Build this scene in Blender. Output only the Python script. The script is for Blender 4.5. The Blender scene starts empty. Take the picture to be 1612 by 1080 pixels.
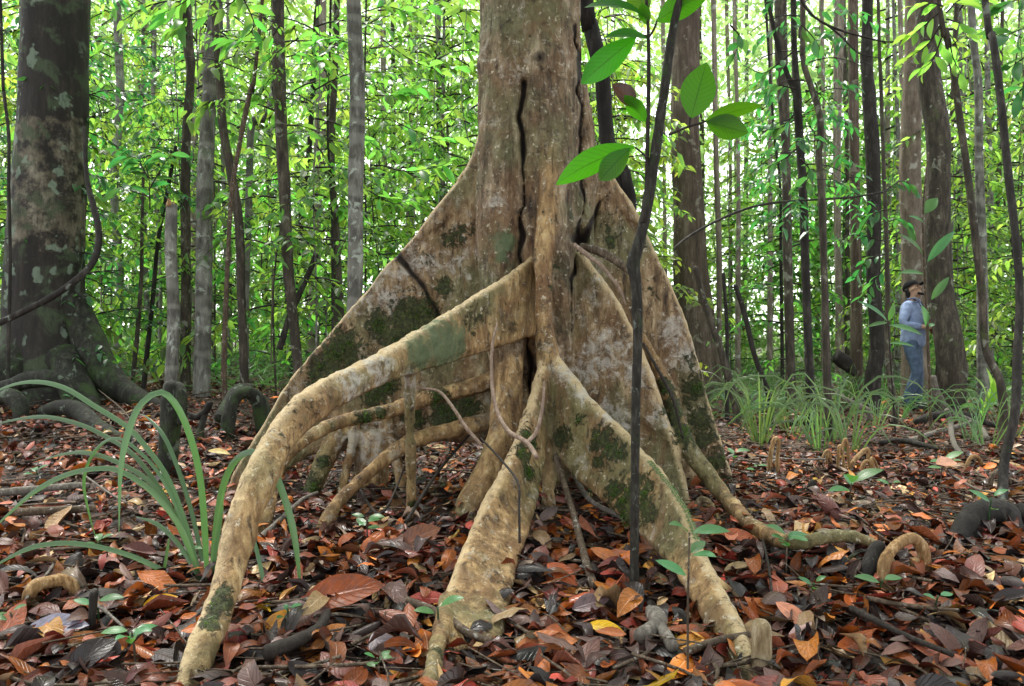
import bpy, math, numpy as np
from mathutils import Vector, Matrix
from mathutils.bvhtree import BVHTree
R = math.radians
rng = np.random.default_rng(11)
scene = bpy.context.scene
COL = scene.collection
F, H = 1265.0, 1.0                      # focal length in pixels of the 1612 px wide photograph, camera height

# ------------------------------------------------------------------ camera, sky, sun, exposure
cam_d = bpy.data.cameras.new('camera'); cam = bpy.data.objects.new('camera', cam_d); COL.objects.link(cam)
cam.location = (0, 0, H); cam.rotation_euler = (R(90), 0, 0)
cam_d.sensor_width = 36; cam_d.lens = 36 * F / 1612; cam_d.clip_start = 0.05; cam_d.clip_end = 600
cam_d.dof.use_dof = True; cam_d.dof.focus_distance = 3.7; cam_d.dof.aperture_fstop = 8.0
scene.camera = cam
world = bpy.data.worlds.new("World"); scene.world = world; world.use_nodes = True
wn = world.node_tree; wn.nodes.clear()
sky = wn.nodes.new('ShaderNodeTexSky'); sky.sky_type = 'NISHITA'; sky.sun_disc = False
SUN_EL, SUN_AZ = R(62), R(-25)
sky.sun_elevation = SUN_EL; sky.sun_rotation = SUN_AZ; sky.air_density = 1.0; sky.dust_density = 1.0; sky.ozone_density = 1.0
hs = wn.nodes.new('ShaderNodeHueSaturation'); hs.inputs['Saturation'].default_value = 0.12
bg = wn.nodes.new('ShaderNodeBackground'); bg.inputs['Strength'].default_value = 0.15
wo = wn.nodes.new('ShaderNodeOutputWorld')
wn.links.new(sky.outputs[0], hs.inputs['Color']); wn.links.new(hs.outputs[0], bg.inputs['Color']); wn.links.new(bg.outputs[0], wo.inputs['Surface'])
sd = bpy.data.lights.new('sun', 'SUN'); sd.energy = 2.0; sd.angle = R(14); sd.color = (1, .96, .88)
so = bpy.data.objects.new('sun', sd); COL.objects.link(so)
# the sky's sun_rotation turns clockwise from +Y; the lamp shines the other way
sdir = Vector((math.sin(SUN_AZ) * math.cos(SUN_EL), math.cos(SUN_AZ) * math.cos(SUN_EL), math.sin(SUN_EL)))
so.rotation_euler = sdir.to_track_quat('Z', 'Y').to_euler(); so.location = sdir * 30
vs = scene.view_settings
vs.view_transform = 'Standard'; vs.look = 'None'; vs.exposure = 1.9; vs.gamma = 1; vs.use_curve_mapping = False
scene.cycles.max_bounces = 7; scene.cycles.diffuse_bounces = 3; scene.cycles.transmission_bounces = 4; scene.cycles.glossy_bounces = 2
scene.cycles.caustics_reflective = False; scene.cycles.caustics_refractive = False
scene.cycles.use_denoising = True; scene.cycles.volume_bounces = 1

# ------------------------------------------------------------------ helpers
def hashv(ix, iy, iz, s=0):
    h = (ix * 374761393 + iy * 668265263 + iz * 2147483647 + s * 974634777) & 0xffffffff
    h = ((h ^ (h >> 13)) * 1274126177) & 0xffffffff
    return ((h ^ (h >> 16)) & 0xffff) / 65535.0
def noise(p, s=0):
    """value noise in -1..1 at points (n,3)"""
    p = np.asarray(p, float); i = np.floor(p).astype(np.int64); f = p - i; f = f * f * (3 - 2 * f); r = 0
    for a in (0, 1):
        for b in (0, 1):
            for c in (0, 1):
                w = (f[:, 0] if a else 1 - f[:, 0]) * (f[:, 1] if b else 1 - f[:, 1]) * (f[:, 2] if c else 1 - f[:, 2])
                r = r + w * hashv(i[:, 0] + a, i[:, 1] + b, i[:, 2] + c, s)
    return r * 2 - 1
def fbm(p, o=3, s=0):
    p = np.asarray(p, float); a, r = 1.0, 0
    for k in range(o): r = r + a * noise(p * 2 ** k + 17.3 * k, s + k); a *= .5
    return r
def ss(a, b, x): t = np.clip((x - a) / (b - a), 0, 1); return t * t * (3 - 2 * t)
def ground(x, y):
    x = np.asarray(x, float); y = np.asarray(y, float)
    z = .15 * ss(2.4, 4.2, y) + .28 * ss(-.7, -2.6, x) * ss(3.8, 6.5, y) + .05 * np.exp(-((x - .1) ** 2 + (y - 4.5) ** 2) / 1.2)
    z = z + .012 * np.maximum(y - 9, 0) - .05 * ss(1, 3, x) * ss(5, 9, y)
    q = np.stack([np.ravel(x), np.ravel(y), np.ravel(x) * 0], 1)
    n = (noise(q * 1.1, 5) * .022 + noise(q * 3.1, 6) * .012).reshape(np.shape(x))
    return z + n
def gz(x, y): return float(ground(np.array([x]), np.array([y]))[0])
def P(px, py, d): return np.array([(px - 806) / F * d, d, H + (540 - py) / F * d])
def G(px, py):
    """the point where the line of sight through a pixel of the photograph meets the ground"""
    lo = 1.5
    for d in np.arange(1.6, 30, .04):
        p = P(px, py, d)
        if p[2] <= gz(p[0], p[1]): return np.array([p[0], p[1], gz(p[0], p[1])])
    return P(px, py, 30)
def catmull(pts, n):
    """resample rows (any columns) at about n points, smooth"""
    p = np.asarray(pts, float)
    if len(p) < 3: 
        t = np.linspace(0, 1, n)[:, None]; return p[0] * (1 - t) + p[-1] * t
    q = np.vstack([2 * p[0] - p[1], p, 2 * p[-1] - p[-2]])
    seg = np.linalg.norm(np.diff(p[:, :3], axis=0), axis=1); cum = np.r_[0, np.cumsum(seg)]
    out = []
    for s in np.linspace(0, cum[-1], n):
        i = min(np.searchsorted(cum, s, side='right') - 1, len(p) - 2); i = max(i, 0)
        t = (s - cum[i]) / max(seg[i], 1e-9); a, b, c, d = q[i], q[i + 1], q[i + 2], q[i + 3]
        out.append(.5 * (2 * b + (c - a) * t + (2 * a - 5 * b + 4 * c - d) * t * t + (3 * b - a - 3 * c + d) * t ** 3))
    return np.array(out)
def nrm(v): v = np.asarray(v, float); return v / np.maximum(np.linalg.norm(v, axis=-1, keepdims=True), 1e-9)
class MB:
    """collects verts, quads, tris; optional uv per vertex, colour per vertex"""
    def __init__(s): s.V, s.Q, s.T, s.UV, s.C, s.n = [], [], [], [], [], 0
    def add(s, V, Q=None, T=None, UV=None, C=None):
        V = np.asarray(V, float).reshape(-1, 3)
        if Q is not None and len(Q): s.Q.append(np.asarray(Q, np.int64) + s.n)
        if T is not None and len(T): s.T.append(np.asarray(T, np.int64) + s.n)
        s.V.append(V); s.UV.append(np.zeros((len(V), 2)) if UV is None else np.asarray(UV, float))
        s.C.append(np.ones((len(V), 3)) if C is None else np.broadcast_to(np.asarray(C, float), (len(V), 3)))
        s.n += len(V); return s
    def arrays(s):
        return (np.vstack(s.V), np.vstack(s.Q) if s.Q else np.zeros((0, 4), np.int64), np.vstack(s.T) if s.T else np.zeros((0, 3), np.int64))
    def mesh(s, name, mat, smooth=True, off=None, uv=False, col=False, matidx=None):
        V, Q, T = s.arrays()
        if off is not None: V = V - np.asarray(off)
        me = bpy.data.meshes.new(name)
        nl = Q.size + T.size; npoly = len(Q) + len(T)
        me.vertices.add(len(V)); me.vertices.foreach_set('co', V.astype(np.float32).ravel())
        me.loops.add(nl); li = np.r_[Q.ravel(), T.ravel()].astype(np.int32); me.loops.foreach_set('vertex_index', li)
        me.polygons.add(npoly)
        st = np.r_[np.arange(len(Q)) * 4, Q.size + np.arange(len(T)) * 3].astype(np.int32)
        me.polygons.foreach_set('loop_start', st)
        me.polygons.foreach_set('use_smooth', np.full(npoly, smooth))
        me.update(calc_edges=True)
        if uv:
            u = me.uv_layers.new(name='UVMap'); u.data.foreach_set('uv', np.vstack(s.UV)[li].astype(np.float32).ravel())
        if col:
            a = me.color_attributes.new('tint', 'FLOAT_COLOR', 'POINT')
            a.data.foreach_set('color', np.c_[np.vstack(s.C), np.ones(len(V))].astype(np.float32).ravel())
        for m in (mat if isinstance(mat, (list, tuple)) else [mat]): me.materials.append(m)
        if matidx is not None: me.polygons.foreach_set('material_index', np.asarray(matidx, np.int32))
        return me
def link(name, me, parent=None, loc=None):
    o = bpy.data.objects.new(name, me); COL.objects.link(o)
    if parent: o.parent = parent
    if loc is not None: o.location = [float(a) for a in loc]
    return o
def tag(o, label=None, cat=None, group=None, kind=None):
    if label: o['label'] = label
    if cat: o['category'] = cat
    if group: o['group'] = group
    if kind: o['kind'] = kind
    return o
def thing(name, label, cat, loc=(0, 0, 0), group=None):
    o = bpy.data.objects.new(name, None); COL.objects.link(o); o.location = [float(a) for a in loc]; o.empty_display_size = .1
    return tag(o, label, cat, group)
def part(name, mb, mat, root, **kw):
    """mesh given in world coordinates becomes a child of the thing"""
    return link(name, mb.mesh(name, mat, off=np.array(root.matrix_basis.translation), **kw), root)
def copy_of(o, parent=None):
    c = o.copy(); COL.objects.link(c)
    if parent: c.parent = parent
    for ch in o.children: copy_of(ch, c)
    return c
def tube(mb, path, r, sides=8, seg=None, C=None, rough=0, seed=0, cap=True, flat=1.0):
    """smooth tapered tube along path rows xyz with radii r"""
    path = np.asarray(path, float); r = np.broadcast_to(np.asarray(r, float), (len(path),))
    if seg is None: seg = max(2, len(path) * 3)
    q = catmull(np.c_[path, r], seg); p, rr = q[:, :3], np.maximum(q[:, 3], .0006)
    t = nrm(np.gradient(p, axis=0)); up = np.array([0, 0, 1.]) if abs(t[0, 2]) < .9 else np.array([1., 0, 0])
    a = nrm(np.cross(t[0], up)); A = []
    for k in range(len(p)):
        a = nrm(a - t[k] * a.dot(t[k])); A.append(a)
    A = np.array(A); B = np.cross(t, A)
    th = np.arange(sides) * 2 * np.pi / sides
    V = p[:, None] + rr[:, None, None] * (np.cos(th)[None, :, None] * A[:, None] + np.sin(th)[None, :, None] * B[:, None] * flat)
    if rough:
        w = V.reshape(-1, 3); n = fbm(w / (rr.mean() * 2.2) + seed, 2, seed).reshape(V.shape[:2])
        V = p[:, None] + (V - p[:, None]) * (1 + rough * n)[:, :, None]
    n = len(p); i = np.arange(n - 1)[:, None] * sides; j = np.arange(sides)[None]; j2 = (j + 1) % sides
    Q = np.stack([i + j, i + j2, i + sides + j2, i + sides + j], -1).reshape(-1, 4)
    V = V.reshape(-1, 3); T = []
    if cap:
        V = np.vstack([V, p[0] - t[0] * rr[0] * .25, p[-1] + t[-1] * rr[-1] * .25]); a0, b0 = len(V) - 2, len(V) - 1
        T = [(a0, (k + 1) % sides, k) for k in range(sides)] + [(b0, (n - 1) * sides + k, (n - 1) * sides + (k + 1) % sides) for k in range(sides)]
    mb.add(V, Q, T, C=C); return mb
def loft(mb, secs, seg=40, sides=20):
    """sections rows: ridge point xyz, foot point xyz, ridge radius, foot radius - a tapered strap swept along them"""
    q = catmull(np.asarray(secs, float), seg); Rp, Lp, ra, rb = q[:, :3], q[:, 3:6], q[:, 6], q[:, 7]
    mid = (Rp + Lp) / 2; t = nrm(np.gradient(mid, axis=0)); w = Lp - Rp; ln = np.linalg.norm(w, axis=1); w = nrm(w)
    ra = np.minimum(ra, ln * .49); rb = np.minimum(rb, ln * .49); nn = nrm(np.cross(t, w))
    h = sides // 2; V = []
    for k in range(len(q)):
        a, b = Rp[k] + w[k] * ra[k], Lp[k] - w[k] * rb[k]
        th = np.linspace(-np.pi / 2, np.pi / 2, h)
        V.append(np.vstack([a + ra[k] * (np.sin(th)[:, None] * nn[k] - np.cos(th)[:, None] * w[k]),
                            b + rb[k] * (-np.sin(th)[:, None] * nn[k] + np.cos(th)[:, None] * w[k])]))
    n = len(q); s = 2 * h; V = np.vstack(V)
    i = np.arange(n - 1)[:, None] * s; j = np.arange(s)[None]; j2 = (j + 1) % s
    Q = np.stack([i + j, i + j2, i + s + j2, i + s + j], -1).reshape(-1, 4)
    V = np.vstack([V, mid[0], mid[-1]]); T = [(n * s, (k + 1) % s, k) for k in range(s)] + [(n * s + 1, (n - 1) * s + k, (n - 1) * s + (k + 1) % s) for k in range(s)]
    mb.add(V, Q, T); return mb
# leaves: a template in (along, across, off) placed in many frames at once
LU = np.array([0, .28, .28, .28, .66, .66, .66, 1.0]); LV = np.array([0, -.5, 0, .5, -.4, 0, .4, 0])
LQ = np.array([(1, 2, 5, 4), (2, 3, 6, 5)]); LT = np.array([(0, 2, 1), (0, 3, 2), (4, 5, 7), (5, 6, 7)])
SU = np.array([0, .45, .45, 1.0]); SV = np.array([0, -.5, .5, 0]); ST = np.array([(0, 2, 1), (1, 2, 3)])
def leaves(mb, base, d, nml, L, W, bend=.25, fold=.25, C=None, simple=False):
    base = np.atleast_2d(base); n = len(base); d = nrm(d); nml = nrm(nml - d * (nml * d).sum(1, keepdims=True)); s = np.cross(d, nml)
    L = np.broadcast_to(L, (n,))[:, None, None]; W = np.broadcast_to(W, (n,))[:, None, None]; bend = np.broadcast_to(bend, (n,))[:, None, None]
    U, Vv = (SU, SV) if simple else (LU, LV); u = U[None, :, None]; v = Vv[None, :, None]
    X = base[:, None] + u * L * d[:, None] + v * W * s[:, None] + (fold * np.abs(v) * W - bend * u ** 2 * L) * nml[:, None]
    k = len(U); o = np.arange(n)[:, None, None] * k
    Cc = None if C is None else np.repeat(np.asarray(C), k, 0)
    T = (ST if simple else LT)[None] + o; Q = None if simple else (LQ[None] + o).reshape(-1, 4)
    mb.add(X.reshape(-1, 3), Q, T.reshape(-1, 3), UV=np.tile(np.c_[U, Vv + .5], (n, 1)), C=Cc)
def big_leaf(mb, base, tip, width, nml=(0, 0, 1), bend=.15, fold=.2, nu=10, C=None, wave=.0, shape=.9):
    base, tip = np.asarray(base, float), np.asarray(tip, float); d = tip - base; L = np.linalg.norm(d); d = d / L
    nml = np.asarray(nml, float); nml = nrm(nml - d * nml.dot(d)); s = np.cross(d, nml)
    u = np.linspace(0, 1, nu); v = np.array([-.5, -.25, 0, .25, .5])
    prof = np.sin(np.pi * np.clip(u, 0, 1) ** shape) ** .8; prof[0] = .04; prof[-1] = .02
    V = base + (u[:, None, None] * L) * d + (prof[:, None] * v[None] * width)[:, :, None] * s
    offn = np.abs(v)[None] * prof[:, None] * width * fold - bend * L * (4 * u * (u - 1))[:, None] * -1 * 0 + bend * L * (4 * u * (1 - u))[:, None] + wave * width * np.sin(u * 19)[:, None] * np.abs(v)[None]
    V = (V + offn[:, :, None] * nml).reshape(-1, 3)
    i = np.arange(nu - 1)[:, None] * 5; j = np.arange(4)[None]
    Q = np.stack([i + j, i + j + 1, i + 5 + j + 1, i + 5 + j], -1).reshape(-1, 4)
    UV = np.stack(np.meshgrid(u, v + .5, indexing='ij'), -1).reshape(-1, 2)
    mb.add(V, Q, UV=UV, C=C); return mb

# ------------------------------------------------------------------ materials
def newmat(name):
    m = bpy.data.materials.new(name); m.use_nodes = True; nt = m.node_tree; nt.nodes.clear()
    return m, nt
def N(nt, t, **kw):
    n = nt.nodes.new('ShaderNode' + t)
    for k, v in kw.items():
        if k.startswith('i_'): n.inputs[k[2:].replace('_', ' ')].default_value = v
        else: setattr(n, k, v)
    return n
def ramp(nt, fac, stops):
    n = nt.nodes.new('ShaderNodeValToRGB'); e = n.color_ramp.elements
    while len(e) < len(stops): e.new(.5)
    for k, (p, c) in enumerate(stops):
        e[k].position = p; e[k].color = (*(c if hasattr(c, '__len__') else (c, c, c)), 1)
    nt.links.new(fac, n.inputs['Fac']); return n.outputs['Color']
def mixc(nt, fac, a, b, mode='MIX'):
    n = nt.nodes.new('ShaderNodeMix'); n.data_type = 'RGBA'; n.blend_type = mode
    for s, v in ((n.inputs[0], fac), (n.inputs[6], a), (n.inputs[7], b)):
        if isinstance(v, (int, float)): s.default_value = v
        elif isinstance(v, tuple): s.default_value = (*v, 1)
        else: nt.links.new(v, s)
    return n.outputs[2]
def noi(nt, co, scale, detail=4, rough=.55, dist=0):
    n = N(nt, 'TexNoise'); n.inputs['Scale'].default_value = scale; n.inputs['Detail'].default_value = detail; n.inputs['Roughness'].default_value = rough; n.inputs['Distortion'].default_value = dist
    nt.links.new(co, n.inputs['Vector']); return n.outputs['Fac']
def mapped(nt, co, sc):
    n = N(nt, 'Mapping'); n.inputs['Scale'].default_value = sc; nt.links.new(co, n.inputs['Vector']); return n.outputs[0]
def math2(nt, op, a, b=None, clamp=False):
    n = N(nt, 'Math', operation=op, use_clamp=clamp)
    for k, v in enumerate((a, b)):
        if v is None: continue
        if isinstance(v, (int, float)): n.inputs[k].default_value = v
        else: nt.links.new(v, n.inputs[k])
    return n.outputs[0]
def finish(nt, col, rough, bump=None, strength=.5, dist=.01, spec=.4):
    b = N(nt, 'BsdfPrincipled'); o = N(nt, 'OutputMaterial')
    for s, v in ((b.inputs['Base Color'], col), (b.inputs['Roughness'], rough)):
        if isinstance(v, (int, float)): s.default_value = v
        elif isinstance(v, tuple): s.default_value = (*v, 1)
        else: nt.links.new(v, s)
    b.inputs['Specular IOR Level'].default_value = spec
    if bump is not None:
        bn = N(nt, 'Bump'); bn.inputs['Strength'].default_value = strength; bn.inputs['Distance'].default_value = dist
        nt.links.new(bump, bn.inputs['Height']); nt.links.new(bn.outputs[0], b.inputs['Normal'])
    nt.links.new(b.outputs[0], o.inputs[0]); return b
def bark(name, dark, mid, pale, lichen=None, lich_amt=.5, moss=None, moss_amt=.6, scale=1.0, band=0, stretch=.25, bump=.7):
    """vertical grained bark with blotches of lichen and moss"""
    m, nt = newmat(name); tc = N(nt, 'TexCoord'); oi = N(nt, 'ObjectInfo')
    ad = N(nt, 'VectorMath', operation='ADD'); nt.links.new(tc.outputs['Object'], ad.inputs[0]); 
    cmb = N(nt, 'CombineXYZ'); sc = math2(nt, 'MULTIPLY', oi.outputs['Random'], 37.0)
    for k in range(3): nt.links.new(sc, cmb.inputs[k])
    nt.links.new(cmb.outputs[0], ad.inputs[1]); co = ad.outputs[0]
    st = mapped(nt, co, (1, 1, stretch))
    n1 = noi(nt, st, 14 * scale, 6, .65); n2 = noi(nt, co, 3.2 * scale, 4, .6); n3 = noi(nt, st, 55 * scale, 4, .7)
    c = ramp(nt, n1, [(.34, dark), (.5, mid), (.66, pale)])
    c = mixc(nt, ramp(nt, n2, [(.4, 0), (.62, .75)]), c, tuple(.55 * a for a in mid))
    c = mixc(nt, ramp(nt, n3, [(.35, .55), (.6, 0)]), c, dark)
    if band:
        wv = N(nt, 'TexWave', wave_type='BANDS', bands_direction='Z'); wv.inputs['Scale'].default_value = band; wv.inputs['Distortion'].default_value = 14; wv.inputs['Detail'].default_value = 3; wv.inputs['Detail Scale'].default_value = 1.5
        nt.links.new(mapped(nt, co, (.4, .4, 1)), wv.inputs['Vector']); c = mixc(nt, ramp(nt, wv.outputs['Fac'], [(.45, 0), (.95, .32)]), c, pale)
    if lichen:
        l = ramp(nt, noi(nt, co, 5.5 * scale, 5, .6, .6), [(.66 - .22 * lich_amt, 0), (.72 - .22 * lich_amt, .9)]); c = mixc(nt, l, c, lichen)
    if moss:
        l = ramp(nt, noi(nt, co, 2.7 * scale, 6, .7), [(.68 - .22 * moss_amt, 0), (.8 - .22 * moss_amt, .85)]); c = mixc(nt, l, c, moss)
    h = math2(nt, 'ADD', n1, math2(nt, 'MULTIPLY', n3, .5))
    finish(nt, c, .8, h, bump, .03 / scale, .25); return m
def leafmat(name, refl, trans, mixf=.5, rough=.38, hue=.06, val=.5, veins=False, back=None):
    """thin leaf: gloss and diffuse on top, light let through from behind; varies per leaf (tint) and per plant"""
    m, nt = newmat(name); at = N(nt, 'Attribute', attribute_name='tint'); oi = N(nt, 'ObjectInfo')
    tv = math2(nt, 'ADD', math2(nt, 'MULTIPLY', math2(nt, 'SUBTRACT', oi.outputs['Random'], .5), val * .6), 1.0)
    def var(c):
        h = N(nt, 'HueSaturation'); h.inputs['Color'].default_value = (*c, 1)
        nt.links.new(math2(nt, 'ADD', math2(nt, 'MULTIPLY', math2(nt, 'SUBTRACT', oi.outputs['Random'], .5), hue), .5), h.inputs['Hue'])
        nt.links.new(tv, h.inputs['Value']); return mixc(nt, 1.0, h.outputs[0], at.outputs['Color'], 'MULTIPLY')
    a, t = var(refl), var(trans); bump = None
    if veins:
        uv = N(nt, 'UVMap'); sx = N(nt, 'SeparateXYZ'); nt.links.new(uv.outputs[0], sx.inputs[0])
        av = math2(nt, 'ABSOLUTE', math2(nt, 'SUBTRACT', sx.outputs[1], .5))
        mid = ramp(nt, av, [(.0, 1), (.035, 0)])
        ph = math2(nt, 'FRACT', math2(nt, 'MULTIPLY', math2(nt, 'SUBTRACT', sx.outputs[0], math2(nt, 'MULTIPLY', av, .45)), 11))
        sv = ramp(nt, math2(nt, 'ABSOLUTE', math2(nt, 'SUBTRACT', ph, .5)), [(.0, .75), (.1, 0)])
        vv = math2(nt, 'MAXIMUM', mid, sv); a = mixc(nt, math2(nt, 'MULTIPLY', vv, .45), a, tuple(min(1, c * 1.8 + .02) for c in refl)); t = mixc(nt, math2(nt, 'MULTIPLY', vv, .9), t, tuple(c * .35 for c in trans)); bump = math2(nt, 'MULTIPLY', vv, -1)
        tc = N(nt, 'TexCoord'); bl = noi(nt, tc.outputs['Object'], 38, 4, .6); a = mixc(nt, ramp(nt, bl, [(.45, 0), (.75, .5)]), a, tuple(c * .5 for c in refl))
    b = N(nt, 'BsdfPrincipled'); nt.links.new(a, b.inputs['Base Color']); b.inputs['Roughness'].default_value = rough; b.inputs['Specular IOR Level'].default_value = .5
    if bump is not None:
        bn = N(nt, 'Bump'); bn.inputs['Strength'].default_value = .35; bn.inputs['Distance'].default_value = .003; nt.links.new(bump, bn.inputs['Height']); nt.links.new(bn.outputs[0], b.inputs['Normal'])
    tr = N(nt, 'BsdfTranslucent'); nt.links.new(t, tr.inputs['Color'])
    mx = N(nt, 'MixShader'); mx.inputs[0].default_value = mixf; o = N(nt, 'OutputMaterial')
    nt.links.new(b.outputs[0], mx.inputs[1]); nt.links.new(tr.outputs[0], mx.inputs[2]); nt.links.new(mx.outputs[0], o.inputs[0]); return m
def plain(name, col, rough=.7, var=.25, scale=30, spec=.4, bump=.15):
    m, nt = newmat(name); tc = N(nt, 'TexCoord'); n = noi(nt, tc.outputs['Object'], scale, 5, .6)
    c = ramp(nt, n, [(.3, tuple(x * (1 - var) for x in col)), (.7, tuple(min(1, x * (1 + var)) for x in col))])
    finish(nt, c, rough, n, bump, .005, spec); return m

M = {}
M['bark_grey'] = bark('bark_grey', (.05, .047, .04), (.16, .155, .135), (.33, .33, .29), (.36, .40, .34), .35, (.10, .14, .07), .3, 1.3, band=1.2)
M['bark_brown'] = bark('bark_brown', (.022, .018, .014), (.075, .062, .047), (.17, .145, .11), (.22, .23, .18), .25, (.07, .09, .03), .45, 1.3)
M['bark_dark'] = bark('bark_dark', (.012, .010, .009), (.035, .030, .026), (.09, .08, .068), (.16, .18, .15), .12, (.03, .05, .02), .3, 1.6)
M['bark_tan'] = bark('bark_tan', (.10, .075, .055), (.21, .165, .125), (.33, .28, .225), (.36, .35, .3), .25, (.1, .12, .06), .2, 1.0)
M['bark_pale'] = bark('bark_pale', (.12, .10, .08), (.26, .22, .17), (.42, .38, .31), (.45, .46, .42), .3, None, 0, 1.1)
M['bark_black'] = bark('bark_black', (.008, .007, .006), (.018, .015, .013), (.045, .04, .034), None, 0, None, 0, 2.0)
M['bark_flute'] = bark('bark_flute', (.045, .032, .024), (.135, .098, .074), (.24, .19, .15), (.24, .22, .17), .25, (.09, .1, .05), .2, 1.0, stretch=.1, bump=1)
M['bark_lichen'] = bark('bark_lichen', (.010, .009, .007), (.033, .027, .020), (.085, .07, .052), (.14, .20, .145), .42, (.055, .085, .035), .6, .75)
M['root_orange'] = bark('root_orange', (.10, .052, .018), (.34, .20, .085), (.55, .40, .22), None, 0, (.10, .11, .03), .25, 4)
M['root_tan'] = bark('root_tan', (.12, .08, .04), (.30, .23, .13), (.46, .40, .27), None, 0, (.12, .14, .06), .35, 3.5)
M['root_dark'] = bark('root_dark', (.008, .007, .006), (.022, .018, .014), (.06, .052, .04), (.10, .11, .09), .15, (.035, .055, .018), .55, 2.2)
M['root_mossy'] = bark('root_mossy', (.007, .007, .005), (.025, .025, .018), (.07, .075, .055), (.12, .15, .11), .25, (.03, .055, .014), .8, 1.8)
M['twig'] = bark('twig', (.03, .02, .014), (.10, .07, .045), (.22, .17, .12), (.28, .27, .24), .25, None, 0, 6)
M['shoot'] = bark('shoot', (.14, .09, .065), (.30, .215, .16), (.42, .34, .27), None, 0, None, 0, 5)
M['twig_dark'] = bark('twig_dark', (.012, .009, .007), (.032, .025, .02), (.075, .06, .05), None, 0, None, 0, 6)
M['twig_grey'] = bark('twig_grey', (.06, .05, .04), (.17, .15, .125), (.33, .30, .26), None, 0, None, 0, 5)
M['leaf_bright'] = leafmat('leaf_bright', (.085, .205, .038), (.42, .82, .11), .54)
M['leaf_mid'] = leafmat('leaf_mid', (.06, .165, .04), (.28, .67, .09), .5)
M['leaf_far_hazed'] = leafmat('leaf_far_hazed', (.20, .34, .14), (.62, .97, .34), .55)  # leaves paled in colour to stand in for haze over distance
M['leaf_deep'] = leafmat('leaf_deep', (.04, .12, .045), (.12, .38, .07), .45, .3)
M['leaf_big'] = leafmat('leaf_big', (.03, .09, .008), (.11, .36, .01), .6, .5, veins=True)
M['leaf_seed'] = leafmat('leaf_seed', (.07, .20, .065), (.13, .38, .06), .35, .33, veins=True)
M['blade'] = leafmat('blade', (.095, .165, .085), (.14, .33, .05), .35, .3, hue=.03)
M['grass'] = leafmat('grass', (.085, .175, .055), (.19, .40, .07), .4, .35)
# ------------------------------------------------------------------ ground
def litter_soil():
    m, nt = newmat('soil'); tc = N(nt, 'TexCoord'); co = tc.outputs['Object']
    v = N(nt, 'TexVoronoi'); v.inputs['Scale'].default_value = 26; nt.links.new(co, v.inputs['Vector'])
    sp = N(nt, 'SeparateColor'); nt.links.new(v.outputs['Color'], sp.inputs[0])
    c = ramp(nt, sp.outputs[0], [(.0, (.012, .008, .006)), (.35, (.03, .017, .011)), (.6, (.075, .032, .02)), (.8, (.10, .055, .033)), (1, (.15, .10, .07))])
    n = noi(nt, co, 9, 6, .7); c = mixc(nt, ramp(nt, n, [(.35, .8), (.6, 0)]), c, (.014, .010, .008))
    finish(nt, c, .75, n, .8, .03, .3); return m
M['soil'] = litter_soil()
xs = np.unique(np.r_[-np.geomspace(6, 150, 26), np.linspace(-6, 6, 150), np.geomspace(6, 150, 26)])
ys = np.unique(np.r_[-np.geomspace(1.5, 40, 14)[::-1], np.linspace(-1, 13, 190), np.geomspace(13.2, 260, 34)])
gx, gy = np.meshgrid(xs, ys); gzv = ground(gx, gy); nx = len(xs)
i = np.arange(len(ys) - 1)[:, None] * nx; j = np.arange(nx - 1)[None]
mb = MB().add(np.stack([gx.ravel(), gy.ravel(), gzv.ravel()], 1), np.stack([i + j, i + j + 1, i + nx + j + 1, i + nx + j], -1).reshape(-1, 4))
ground_o = tag(link('forest_floor', mb.mesh('forest_floor', M['soil'])), kind='structure')

# ------------------------------------------------------------------ the buttressed tree
def px_sec(rows, flip=False):
    return [np.r_[P(a, b, c), P(d, e, f), ra, rb] for a, b, c, d, e, f, ra, rb in rows]
def px_path(rows): return np.array([np.r_[P(a, b, c), r] for a, b, c, r in rows])
SRC = []                                           # (kind, MB)
ROLE = {}
def s_loft(kind, rows, seg=46, sides=24): ROLE[len(SRC)] = ('loft', sides // 2 * 2); SRC.append((kind, loft(MB(), px_sec(rows), seg, sides)))
def s_tube(kind, rows, seg=40, sides=14, flat=1.0):
    ROLE[len(SRC)] = ('tube', sides)
    p = px_path(rows); SRC.append((kind, tube(MB(), p[:, :3], p[:, 3], sides, seg, flat=flat)))
# trunk core with its lobes
trunk = MB()
tube(trunk, [P(834, -1400, 4.5), P(834, -800, 4.5), P(835, -200, 4.5), P(835, 0, 4.5), P(836, 150, 4.5), P(838, 260, 4.5), P(838, 360, 4.5), P(838, 450, 4.5), P(838, 530, 4.5), P(838, 590, 4.5)],
     [.2, .25, .28, .283, .285, .285, .28, .255, .20, .10], 40, 90)
tube(trunk, [P(790, 60, 4.42), P(791, 200, 4.37), P(790, 300, 4.35), P(790, 400, 4.34), P(793, 500, 4.32), P(797, 580, 4.3), P(797, 640, 4.28)], [.12, .135, .135, .13, .12, .085, .05], 24, 40)
tube(trunk, [P(866, 90, 4.40), P(868, 200, 4.34), P(866, 300, 4.31), P(868, 400, 4.30), P(872, 480, 4.3), P(874, 560, 4.32), P(876, 640, 4.36)], [.10, .125, .125, .118, .105, .085, .06], 24, 40)
tube(trunk, [P(905, 120, 4.55), P(910, 230, 4.52), P(905, 330, 4.5), P(900, 430, 4.5), P(900, 540, 4.5)], [.07, .10, .11, .12, .12], 20, 30)
ROLE[0] = ('trunk', 0); SRC.append(('trunk', trunk))
s_tube('prop_root', [(866, 220, 4.26, .06), (862, 330, 4.20, .055), (856, 400, 4.15, .05), (855, 470, 4.09, .044), (857, 520, 4.04, .046), (862, 560, 3.99, .055), (866, 600, 3.98, .045), (868, 640, 4.02, .03)])
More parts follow.
